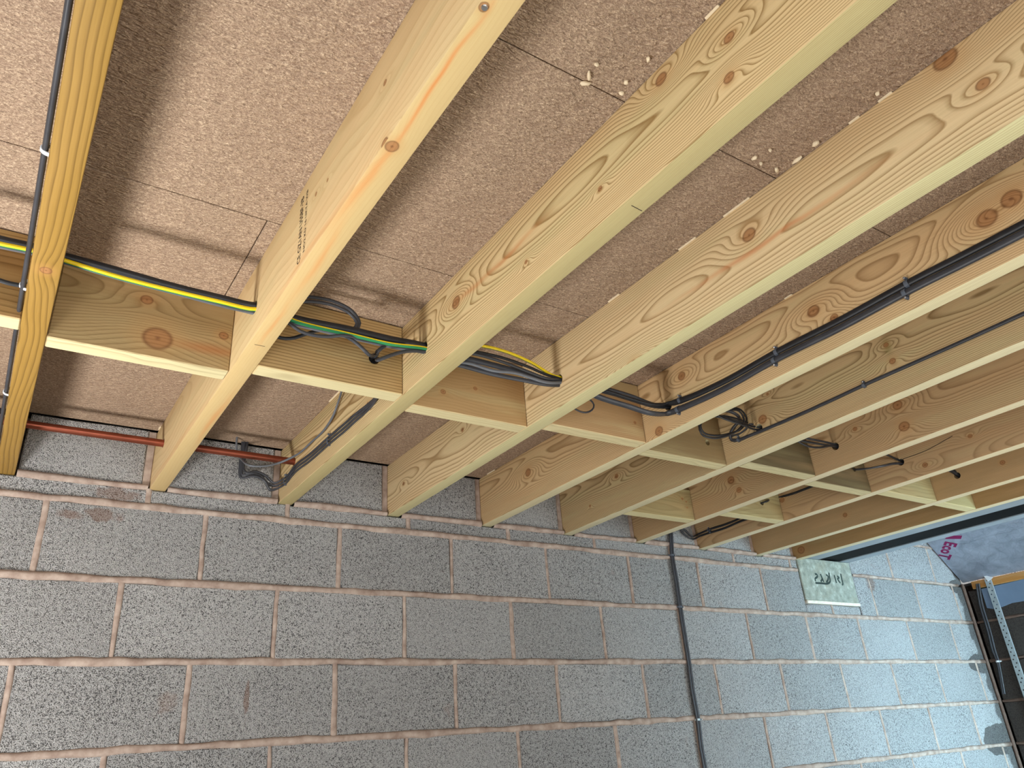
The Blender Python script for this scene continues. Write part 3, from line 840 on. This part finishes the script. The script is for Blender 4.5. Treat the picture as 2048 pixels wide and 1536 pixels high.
# fourth bay, then along the face of the knotty joist
xf = jx(3) - 0.0058
def along3(dv0, dv1, x):
    c = [(1365, 800), (1450, 762), (1553, 704), (1680, 640), (1814, 567), (1930, 508), (2048, 447), (2200, 366), (2420, 248)]
    lo = [(1365, 816), (1450, 777), (1553, 719), (1680, 656), (1814, 584), (1930, 526), (2048, 466), (2200, 386), (2420, 270)]
    P = [PX(u, v, x) for (u, v) in (c if dv0 == 0 else lo)][:-2]
    return P + [Vector((x, y, P[-1].z)) for y in (-2.5, -3.1, -3.7, YF + .01)]
cable([hole(2, 0, .006)] + yp(-1.055, (1215, 783), (1262, 798), (1300, 808)) + [PX(1335, 808, xf - .004)] + along3(0, 0, xf),
      0.0088, 0.0052, 'upper thick dark cable clipped along the knotty joist', 'cable_dark', (-1, 0, 0))
cable([hole(2, -.004, -.006)] + yp(-1.07, (1200, 795), (1255, 812), (1300, 826)) + [PX(1335, 827, xf - .004)] + along3(1, 0, xf - .001),
      0.0088, 0.0055, 'lower thick grey cable clipped along the knotty joist', 'cable', (-1, 0, 0))
cable([hole(2, .006, .0)] + yp(-1.05, (1225, 788), (1270, 802), (1310, 813)) + [hole(3, 0, .002)] ,
      0.0055, 0.0042, 'black cable running straight into the hole beside the cable bend', 'cable_dark')
cable([hole(2, .008, .010)] + yp(-1.035, (1225, 780), (1265, 792), (1308, 808)) + [hole(3, .006, .008)],
      0.0045, 0.0036, 'thin grey cable above the black one at the cable bend', 'cable')
cable(yp(-.99, (1150, 818), (1160, 823), (1172, 825), (1184, 820), (1188, 810), (1181, 800), (1172, 796)),
      0.0026, 0.0022, 'small loose loop of thin grey cable in front of a noggin', 'cable')
# fifth bay: coil and the single cable along the next joist
xg = jx(4)
def coil(y, pts): return yp(y, *pts)
cable([hole(3, -.006, .004)] + coil(-1.04, [(1415, 812), (1450, 820), (1478, 822), (1488, 838), (1478, 858), (1455, 871), (1425, 876), (1403, 868), (1398, 850), (1405, 835), (1440, 834), (1480, 844), (1506, 853)]) + [hole(4, -.004, .004)],
      0.0034, 0.0028, 'outer turn of the black cable coil beside a noggin', 'cable_dark')
cable([hole(3, .002, .000)] + coil(-1.02, [(1420, 808), (1455, 815), (1482, 820), (1493, 836), (1484, 856), (1460, 867), (1428, 871), (1407, 865), (1401, 852), (1410, 838), (1445, 832), (1485, 841), (1506, 850)]) + [hole(4, .002, .008)],
      0.0034, 0.0028, 'inner turn of the black cable coil beside a noggin', 'cable_dark')
cable([hole(3, .006, -.006)] + coil(-1.05, [(1425, 826), (1445, 836), (1485, 850), (1506, 858)]) + [hole(4, .0, -.004)],
      0.0034, 0.0028, 'straight black cable crossing the coil into the joist hole', 'cable_dark')
cable([hole(3, .006, .010)] + coil(-1.03, [(1430, 828), (1455, 822), (1474, 830)]) + [PX(u, v, xg - .012) for (u, v) in ((1478, 842), (1466, 856), (1460, 870))] +
      [PX(u, v, xg - .0042) for (u, v) in ((1463, 880), (1476, 880), (1500, 871), (1560, 846), (1640, 811), (1730, 769), (1830, 725), (1940, 676), (2048, 627))] + [Vector((xg - .0042, y, PX(2048, 627, xg).z)) for y in (-2.3, -3.0, -3.7, YF + .01)],
      0.0056, 0.0038, 'thin dark cable clipped along the joist below the coil', 'cable', (-1, 0, 0))
cable([PX(u, v, xg - .0042) for (u, v) in ((1464, 872), (1480, 867), (1492, 858), (1500, 848))] + [hole(4, .004, .0)],
      0.0034, 0.0028, 'short grey cable tail turning back from the clip into the hole', 'cable')
# further bays
cable([hole(4, 0, .006)] + yp(-1.05, (1590, 872), (1620, 878), (1650, 884)) + [hole(5, 0, .007)], 0.0042, 0.0032, 'upper of the three cables entering the same joist hole', 'cable')
cable([hole(4, -.004, .0)] + yp(-1.06, (1590, 878), (1612, 883), (1645, 889)) + [hole(5, -.004, .0)], 0.0042, 0.0032, 'middle of the three cables entering the same joist hole', 'cable_dark')
cable([hole(4, .0, -.006)] + yp(-1.06, (1585, 876), (1602, 886), (1618, 893), (1640, 895), (1662, 892)) + [hole(5, 0, -.006)], 0.0036, 0.0028, 'lower of the three cables, sagging into the same joist hole', 'cable_dark')
cable([Vector((N5.x, -.87, N5.z)), Vector((N5.x, -.905, N5.z))] + yp(-.955, (1712, 939)) + yp(-1.0, (1735, 937)) + yp(-1.04, (1765, 932), (1790, 927)) + [hole(6, -.002, -.004)],
      0.0046, 0.0032, 'dark cable from a noggin hole up to the cracked joist', 'cable')
cable([hole(5, 0, .004)] + yp(-1.05, (1750, 902), (1775, 910), (1795, 919)) + [hole(6, 0, .006)], 0.0046, 0.0032, 'dark cable slanting down into the hole in the cracked joist', 'cable_dark')
cable([hole(6, 0, .002)] + yp(-1.05, (1880, 932), (1905, 942)) + [hole(7, 0, .0)], 0.0100, 0.0090, 'short stub of black cable in the last drilled hole', 'cable_dark')
# cable through the short noggin to the wall
x6 = jx(6) - .0042
cable([PX(u, v, x6) for (u, v) in ((1640, 966), (1586, 987), (1545, 998))] + [Vector((q5.x, -.515, q5.z)), Vector((q5.x, -.445, q5.z))] +
      [PX(u, v, x6) for (u, v) in ((1480, 1036), (1450, 1049), (1418, 1059), (1395, 1069))] + wl(-.02, (1384, 1073), (1374, 1064), (1364, 1056), (1352, 1050)),
      0.0050, 0.0036, 'black cable on the wall side of the short noggin, upper strand', 'cable_dark', (-1, 0, 0))
cable([PX(u, v, x6) for (u, v) in ((1505, 1034), (1480, 1043), (1450, 1056), (1418, 1066), (1400, 1072))] + wl(-.02, (1388, 1078), (1378, 1076), (1368, 1068), (1360, 1058)),
      0.0050, 0.0036, 'black cable on the wall side of the short noggin, lower strand', 'cable_dark', (-1, 0, 0))
# pair running down the block wall
def wallrun(dx):
    P = [(2.2990, 2.44), (2.3000, 2.36), (2.2863, 2.2582), (2.2875, 2.1495), (2.2852, 2.0283), (2.2842, 1.89), (2.2842, 1.80), (2.2796, 1.69), (2.283, 1.57), (2.2775, 1.475), (2.2795, 1.39), (2.281, 1.1), (2.28, .6)]
    return [Vector((x + dx, -0.0145, z)) for (x, z) in P]
cable(wallrun(-.0062), 0.0058, 0.0045, 'left dark cable of the pair clipped down the block wall', 'cable')
cable(wallrun(.0062), 0.0058, 0.0045, 'right dark cable of the pair clipped down the block wall', 'cable')
# cable along the far side of the left joist
xm = jx(-1) - 0.0046
cable([Vector((xm - .002, y, z)) for (y, z) in ((-4.0, 2.330), (-2.2, 2.330), (-1.71, 2.329), (-1.43, 2.328), (-1.12, 2.327), (-1.03, 2.326), (-.90, 2.328), (-.53, 2.330), (-.2, 2.332), (-.03, 2.335))],
      0.0062, 0.0045, 'grey cable running along the hidden side of the leftmost joist', 'cable', (-1, 0, 0))
cable([Vector((xm - .004, -1.020, 2.331))] + yp(-1.02, (40, 571), (20, 567), (0, 561), (-40, 548)), 0.0046, 0.0032, 'dark cable branching off at a white clip by the leftmost joist', 'cable_dark')

# ------------------------------------------------------------------ cable clips
def clip_mesh(w, hgt, length, nails=True):
    """U-shaped saddle: u across the cable (width w), height hgt off the timber, length along the cable, with a nail boss"""
    t = 0.0016
    out, inn = [], []
    n = 8
    for i in range(n + 1):
        th = math.pi * i / n
        out.append((math.cos(th) * (w / 2 + t), math.sin(th) * (hgt + t)))
        inn.append((math.cos(th) * (w / 2), math.sin(th) * hgt))
    vs, fs = [], []
    for x in (-length / 2, length / 2):
        for (u, h) in out: vs.append((u, x, h))
        for (u, h) in inn: vs.append((u, x, h))
    k = n + 1
    for i in range(n):
        fs += [(i, i + 1, 2 * k + i + 1, 2 * k + i), (k + i, 3 * k + i, 3 * k + i + 1, k + i + 1),
               (i, k + i, k + i + 1, i + 1), (2 * k + i, 2 * k + i + 1, 3 * k + i + 1, 3 * k + i)]
    fs += [(0, 2 * k, 3 * k, k), (n, k + n, 3 * k + n, 2 * k + n)]
    bm = bmesh.new()
    m = mesh_from('t', vs, fs); bm.from_mesh(m); bpy.data.meshes.remove(m)
    bmesh.ops.create_cone(bm, cap_ends=True, segments=10, radius1=0.0035, radius2=0.003, depth=hgt * .9,
                          matrix=Matrix.Translation((w / 2 + .004, 0, hgt * .45)))
    r = bpy.data.meshes.new('cable_clip'); bm.to_mesh(r); bm.free()
    return r
def clip(loc, along, normal, w, hgt, label, mat='clip', length=0.009):
    z = Vector(normal).normalized(); y = Vector(along); y = (y - z * y.dot(z)).normalized(); x = y.cross(z)
    M = Matrix((( x.x, y.x, z.x, loc[0]), (x.y, y.y, z.y, loc[1]), (x.z, y.z, z.z, loc[2]), (0, 0, 0, 1)))
    o = new_obj('cable_clip', clip_mesh(w, hgt, length), MAT[mat])
    o.matrix_world = M
    tag(o, label, 'clip', 'cable clips')
    nm = bmesh.new()
    bmesh.ops.create_uvsphere(nm, u_segments=8, v_segments=5, radius=0.0026, matrix=Matrix.Translation((w / 2 + .004, 0, hgt * .92)) @ Matrix.Diagonal((1, 1, .4, 1)))
    mm = bpy.data.meshes.new('nail_head'); nm.to_mesh(mm); nm.free()
    new_obj('nail_head', mm, MAT['nail'], o)
    return o
for (u, v, lab) in ((1360, 800, 'upper clip at the bend of the thick cables'), (1553, 704, 'upper clip at the middle of the thick cables'), (1814, 567, 'upper clip near the top right on the thick cables')):
    p = PX(u, v, jx(3) - .005); clip((jx(3), p.y, p.z), (0, 1, 0), (-1, 0, 0), 0.0185, 0.012, lab)
for (u, v, lab) in ((1356, 819, 'lower clip at the bend of the thick cables'), (1549, 721, 'lower clip at the middle of the thick cables'), (1810, 586, 'lower clip near the top right on the thick cables')):
    p = PX(u, v, jx(3) - .005); clip((jx(3), p.y, p.z), (0, -1, 0), (-1, 0, 0), 0.0185, 0.0135, lab)
for (u, v, lab) in ((1477, 879, 'clip on the thin cable right below the coil'), (1728, 770, 'clip halfway along the single thin cable')):
    p = PX(u, v, jx(4) - .004); clip((jx(4), p.y, p.z), (0, 1, 0), (-1, 0, 0), 0.0125, 0.009, lab)
for (u, v, lab) in ((658, 881, 'clip holding the three cables midway to the wall'), (571, 961, 'clip holding the three cables close to the wall')):
    p = PX(u, v, jx(1) - .004); clip((jx(1), p.y, p.z), (0, 1, 0), (-1, 0, 0), 0.031, 0.0095, lab, 'clip', 0.007)
for (u, v, lab) in ((1417, 1060, 'upper clip on the black cables near the wall'), (1421, 1064, 'lower clip on the black cables near the wall')):
    p = PX(u, v, jx(6) - .004); clip((jx(6), p.y, p.z), (0, 1, 0), (-1, 0, 0), 0.011, 0.0088, lab)
for (z, lab) in ((2.2582, 'top clip on the wall cable pair'), (2.0283, 'second clip down the wall cable pair'), (1.5700, 'lowest visible clip on the wall cable pair')):
    clip((2.2845, -0.0065, z), (0, 0, 1), (0, -1, 0), 0.026, 0.0145, lab, 'galv' if z < 1.7 else 'clip', 0.008)
for (y, lab) in ((-1.43, 'small clip high on the leftmost joist cable'), (-1.03, 'white clip on the leftmost joist beside the branching cable'), (-.53, 'small clip on the lower end of the leftmost joist cable')):
    clip((jx(-1), y, 2.328), (0, 1, 0), (-1, 0, 0), 0.0135, 0.0115, lab, 'clip_white', 0.008)

# ------------------------------------------------------------------ padstone
pad = tag(new_obj('padstone', box_mesh('padstone', 3.2085, 3.6640, -0.006, 0.1, 2.1000, 2.3185, 0.004), MAT['pad']),
          'pale greenish cast concrete padstone under the end of the steel beams', 'padstone')
def zpt(x, y): return PY(1550 + x * .09766, 1080 + y * .09766, -0.0068)
strokes = [[(820, 700), (852, 700), (870, 738), (850, 770), (822, 790), (832, 845)], [(930, 695), (965, 780), (1000, 860)], [(975, 790), (938, 852)],
           [(1050, 710), (1090, 750), (1082, 830), (1050, 862)], [(830, 880), (960, 886), (1080, 892), (1132, 842), (1112, 740), (1104, 668)],
           [(1215, 720), (1238, 800), (1260, 880)], [(1275, 740), (1312, 768), (1284, 800), (1338, 880)], [(1345, 690), (1368, 800), (1392, 895), (1378, 922)]]
bm = bmesh.new()
for s in strokes:
    m = sweep('t', [zpt(*q) for q in s], 0.0052, 0.0007, (0, -1, 0), 6, 0.01, smooth=False)
    bm.from_mesh(m); bpy.data.meshes.remove(m)
lm = bpy.data.meshes.new('cast_lettering'); bm.to_mesh(lm); bm.free()
lo = new_obj('cast_lettering', lm, MAT['dark'], pad); lo['label'] = 'dark cast lettering on the padstone'
bed = new_obj('bedding_mortar', box_mesh('bedding_mortar', 3.212, 3.668, -0.010, 0.1, 2.083, 2.0995, 0.004), MAT['glue_white'], pad)
bed['label'] = 'cream mortar bed under the padstone'

# ------------------------------------------------------------------ steel beams
def profile_beam(name, poly, y0, y1):
    n = len(poly)
    vs = [(x, y0, z) for x, z in poly] + [(x, y1, z) for x, z in poly]
    fs = [tuple(range(n)), tuple(range(2 * n - 1, n - 1, -1))]
    for i in range(n):
        j = (i + 1) % n
        fs.append((i, i + n, j + n, j))
    m = mesh_from(name, vs, fs)
    bm = bmesh.new(); bm.from_mesh(m); bmesh.ops.recalc_face_normals(bm, faces=bm.faces[:]); bm.to_mesh(m); bm.free()
    return m
zb0, zb1 = 2.3195, 2.520
xa, xb, t = 3.2525, 3.402, 0.011
xc = (xa + xb) / 2
poly = [(xa, zb0), (xb, zb0), (xb, zb0 + t), (xc + .004, zb0 + t), (xc + .004, zb1 - t), (xb, zb1 - t), (xb, zb1), (xa, zb1), (xa, zb1 - t), (xc - .004, zb1 - t), (xc - .004, zb0 + t), (xa, zb0 + t)]
tag(new_obj('steel_beam', profile_beam('steel_beam', poly, YF, 0.09), MAT['steel']), 'grey steel beam directly beside the last timber joist', 'beam', 'steel beams')
xa, xb = 3.588, 3.667
poly = [(xa, zb0), (xb, zb0), (xb, zb1), (xa, zb1), (xa, zb1 - t), (xb - .009, zb1 - t), (xb - .009, zb0 + t), (xa, zb0 + t)]
sb2 = tag(new_obj('steel_beam', profile_beam('steel_beam', poly, YF, 0.09), MAT['steel']), 'grey steel beam beyond the dark gap, next to the foil board', 'beam', 'steel beams')
gs = new_obj('gap_shade_strip', box_mesh('gap_shade_strip', 3.4035, 3.5865, YF, 0.0, 2.3235, 2.36), MAT['black'], sb2)  # nearly flush black strip painting the darkness of the open gap
gs['label'] = 'black strip standing in for the shade between the two steel beams'
struct(new_obj('light_stop_wall', box_mesh('light_stop_wall', 3.60, 3.668, YF, 0.0, 2.5215, 3.19), MAT['block_far']), 'hidden wall added above the steel beams to keep stray light out')  # unseen wall added for light-tightness above the beams

# ------------------------------------------------------------------ lean-to roof: foil-faced insulation board
A = Vector((4.524, 0, 2.520)); B = Vector((4.826, 0, 2.268))
sl = (B - A).normalized()
top = A - sl * 1.16
nrm = Vector((sl.z, 0, -sl.x))                   # towards the room (down-left)
if nrm.z > 0: nrm = -nrm
vs = []
for y in (-0.012, -4.399):
    for p in (top, B):
        vs.append(Vector((p.x, y, p.z)))
        vs.append(Vector((p.x, y, p.z)) - nrm * 0.05)
fm = mesh_from('insulation_board', vs, [(0, 2, 6, 4), (1, 5, 7, 3), (0, 1, 3, 2), (4, 6, 7, 5), (0, 4, 5, 1), (2, 3, 7, 6)])
bm = bmesh.new(); bm.from_mesh(fm); bmesh.ops.recalc_face_normals(bm, faces=bm.faces[:]); bm.to_mesh(fm); bm.free()
foil = tag(new_obj('insulation_board', fm, MAT['foil']), 'silver foil-faced insulation board with magenta print on the sloping roof', 'insulation board')
def PF(u, v, off=0.0008):
    d = ray(u, v); a = A + nrm * off
    return CC + d * ((a - CC).dot(nrm) / d.dot(nrm))
def zf(x, y): return PF(1748 + x * .1465, 1000 + y * .1465)
# print: E c o T, then two shapes of the maker's mark
E0, E1, EU = zf(978, 566), zf(872, 786), zf(1152, 600)
m = text_mesh('printed_lettering', 'EcoT', (0, 0, 0), (1, 0, 0), (0, 1, 0), 1.0, 1.0, bold=0.035)
for v in m.vertices:
    v.co = E0 + (E1 - E0) * v.co.x + (EU - E0) * v.co.y
po = new_obj('printed_lettering', m, MAT['magenta'], foil); po['label'] = 'magenta printed lettering'
for shp in ([(1000, 486), (1204, 486), (1188, 532), (968, 532)], [(1050, 464), (1132, 440), (1194, 470), (1150, 462), (1082, 472)], [(1158, 434), (1232, 416), (1222, 430), (1190, 436)]):
    vs = [zf(*q) for q in shp]
    mo = new_obj('printed_mark', mesh_from('printed_mark', vs, [tuple(range(len(vs)))]), MAT['magenta'], foil)
    mo['label'] = 'magenta printed mark'
# raised creases in the foil
for pts in ([(1160, 610), (1380, 560), (1540, 500), (1780, 450)], [(1240, 435), (1600, 340), (2048, 232)], [(1660, 820), (1810, 790)], [(1320, 755), (1360, 768)], [(1800, 450), (1950, 400), (2040, 370)]):
    cm = sweep('foil_crease', [zf(*q) for q in pts], 0.0016, 0.0006, nrm, 6, 0.02)
    new_obj('foil_crease', cm, MAT['foil'], foil)

# timber wall plate under the foil board
wp = new_obj('wall_plate', box_mesh('wall_plate', 0, 0.10, 0, 3.3, 0, 0.045, 0.002), None)
wp.data.materials.append(wood('wall_plate_timber', 91, light=(196, 132, 58), dark=(140, 84, 30), freq=160, pith=(0.1, 0.2), axis='y', green=0.0, warm=0.6))
wp.location = (XE - 0.004, -3.36, 2.219)
tag(wp, 'orange-brown timber wall plate under the foil board', 'timber')
# membrane, perforated strap with a torn foil corner, cables on the end wall
mv = [PX(u, v, XE - .004) for (u, v) in ((1962, 1178), (1974, 1216), (1986, 1218), (2004, 1214), (2024, 1206), (2048, 1202), (2110, 1186), (2110, 1144))]
vs = mv + [p + Vector((.003, 0, 0)) for p in mv]
n = len(mv)
mm = mesh_from('membrane', vs, [tuple(range(n)), tuple(range(2 * n - 1, n - 1, -1))] + [(i, i + n, (i + 1) % n + n, (i + 1) % n) for i in range(n)])
tag(new_obj('membrane', mm, MAT['dpm']), 'blue-grey membrane strip hanging on the damp end wall', 'membrane')
# strap with real holes
y0s, y1s = -0.186, -0.150
zs0, zs1 = 1.30, 2.262
bm = bmesh.new()
rows_n = 46
dz = (zs1 - zs0) / rows_n
def quad(a, b, c, d): bm.faces.new([bm.verts.new(p) for p in (a, b, c, d)])
xs = XE - 0.0145
for i in range(rows_n):
    za, zc = zs0 + i * dz, zs0 + (i + 1) * dz
    cy, cz, r = (y0s + y1s) / 2 + (.006 if i % 2 else -.006), (za + zc) / 2, 0.0046
    sqr = [(y0s, za), (y1s, za), (y1s, zc), (y0s, zc)]
    ring = [(cy + r * math.cos(q), cz + r * math.sin(q)) for q in [math.radians(225 + 45 * j) for j in range(8)]]
    sq8 = []
    for j in range(4):
        a, b = sqr[j], sqr[(j + 1) % 4]
        sq8 += [a, ((a[0] + b[0]) / 2, (a[1] + b[1]) / 2)]
    for j in range(8):
        j2 = (j + 1) % 8
        quad((xs, *sq8[j]), (xs, *sq8[j2]), (xs, *ring[j2]), (xs, *ring[j]))
quad((xs, y0s, zs0), (xs, y0s, zs1), (xs + .008, y0s, zs1), (xs + .008, y0s, zs0))
bmesh.ops.remove_doubles(bm, verts=bm.verts[:], dist=1e-5)
bmesh.ops.recalc_face_normals(bm, faces=bm.faces[:])
bmesh.ops.solidify(bm, geom=bm.faces[:], thickness=0.001)
sm = bpy.data.meshes.new('metal_strap'); bm.to_mesh(sm); bm.free()
tag(new_obj('metal_strap', sm, MAT['galv']), 'perforated galvanised steel strap hanging down the end wall', 'strap')
tv = [PX(u, v, XE - .017) for (u, v) in ((1965, 1149), (1986, 1155), (1976, 1163))]
vs = tv + [p + Vector((.0025, 0, 0)) for p in tv]
tag(new_obj('foil_scrap', mesh_from('foil_scrap', vs, [(0, 1, 2), (5, 4, 3), (0, 3, 4, 1), (1, 4, 5, 2), (2, 5, 3, 0)]), MAT['clip_white']),
    'torn white foil corner at the top of the perforated strap', 'foil scrap')
for dy, lab in ((0.0, 'left dark cable of the pair on the end wall'), (-0.014, 'right dark cable of the pair on the end wall')):
    P = [(1953, 1168), (1960, 1210), (1975, 1260), (1985, 1300), (1994, 1323), (2006, 1388)]
    cable([PX(u, v, XE - .010) + Vector((0, dy * (1 if i not in (4, 5) else .6), 0)) for i, (u, v) in enumerate(P)], 0.0062, 0.0045, lab, 'cable', (-1, 0, 0))
q = PX(1995, 1323, XE - .004)
clip((XE - .001, q.y - .004, q.z), (0, 0, 1), (-1, 0, 0), 0.024, 0.0175, 'bright white clip on the end wall cable pair', 'clip_white')

# ------------------------------------------------------------------ glue squeezed from the deck joints, screw
def blob(u, v, rx, ry, seed, lab):
    r = random.Random(seed)
    p = on(2, ZD - 0.002, u, v)
    bm = bmesh.new()
    bmesh.ops.create_icosphere(bm, subdivisions=2, radius=1.0)
    for vv in bm.verts:
        s = 1 + r.uniform(-.22, .22)
        vv.co = Vector((vv.co.x * rx * s, vv.co.y * ry * s, vv.co.z * 0.0045 * s))
    bmesh.ops.rotate(bm, cent=(0, 0, 0), matrix=Matrix.Rotation(r.uniform(0, 3.1), 3, 'Z'), verts=bm.verts[:])
    m = bpy.data.meshes.new('glue_blob'); bm.to_mesh(m); bm.free()
    shade(m, 80)
    o = new_obj('glue_blob', m, MAT['glue']); o.location = p
    tag(o, lab, 'glue', lab)
for i, (u, v, a, b) in enumerate(((1170, 167, .010, .004), (1178, 152, .010, .003), (1193, 129, .004, .003), (1252, 165, .004, .004), (1296, 119, .006, .003), (1243, 186, .005, .003),
                                  (1508, 316, .006, .004), (1522, 327, .004, .003), (1553, 340, .007, .004), (1594, 320, .011, .004), (1631, 288, .008, .006), (1540, 300, .003, .003), (1755, 187, .004, .003))):
    blob(u, v, a, b, 300 + i, 'cream glue blob on the deck beside the stamped joist' if u < 1320 else 'cream glue blob on the deck beside the wide-grained joist')
# beads of glue along the tops of the joists
bl = {0: 'thin cream glue bead along the top of the stamped joist', 1: 'thin cream glue bead along the top of the fine-grained joist', 2: 'thin cream glue bead along the top of the wide-grained joist', 3: 'thin cream glue bead along the top of the knotty joist'}
def bead(k, u0, v0, u1, v1, i):
    p, q = PX(u0, v0, jx(k)), PX(u1, v1, jx(k))
    n = 5
    pts = [Vector((jx(k) - .0012, p.y + (q.y - p.y) * j / n, ZD - 0.0014)) for j in range(n + 1)]
    o = new_obj('glue_bead', sweep('glue_bead', pts, 0.0020, 0.0030, (-1, 0, 0), 6, 0.02), MAT['glue'])
    tag(o, bl[k], 'glue', bl[k])
for i, (k, a) in enumerate(((2, (1448, 432, 1500, 398)), (2, (1218, 606, 1240, 594)), (2, (1358, 498, 1392, 474)), (1, (1412, 36, 1438, 10)), (2, (1758, 205, 1785, 186)), (2, (1700, 250, 1720, 236)),
                            (3, (1570, 598, 1585, 590)), (3, (975, 945, 990, 937)), (1, (660, 801, 680, 784)), (0, (318, 862, 322, 852)))):
    bead(k, *a, i)
p = on(2, ZJ, 969, 15)
bm = bmesh.new()
bmesh.ops.create_cone(bm, cap_ends=True, segments=14, radius1=0.0045, radius2=0.0035, depth=0.002)
bmesh.ops.create_cone(bm, cap_ends=True, segments=10, radius1=0.0016, radius2=0.0012, depth=0.02, matrix=Matrix.Translation((0, 0, -0.010)))
m = bpy.data.meshes.new('screw'); bm.to_mesh(m); bm.free()
so = tag(new_obj('screw', m, MAT['nail']), 'bright screw head driven into the pale stamped joist near the top', 'screw')
so.location = (p.x, p.y, ZJ - .0008); so.rotation_euler = (math.pi, 0, 0)
# pencil ticks on the undersides of two joists
for k, a, b in ((0, (509, 689), (530, 693)), (1, (1263, 411), (1284, 422))):
    q0, q1 = on(2, ZJ - .0003, *a), on(2, ZJ - .0003, *b)
    o = new_obj('pencil_mark', sweep('pencil_mark', [q0, (q0 + q1) / 2, q1], 0.0007, 0.0003, (0, 0, -1), 6, 0.01), MAT['ink'])
    o.parent = JO[k]; o.matrix_parent_inverse = Matrix.Translation((-jx(k), 0, -ZJ))
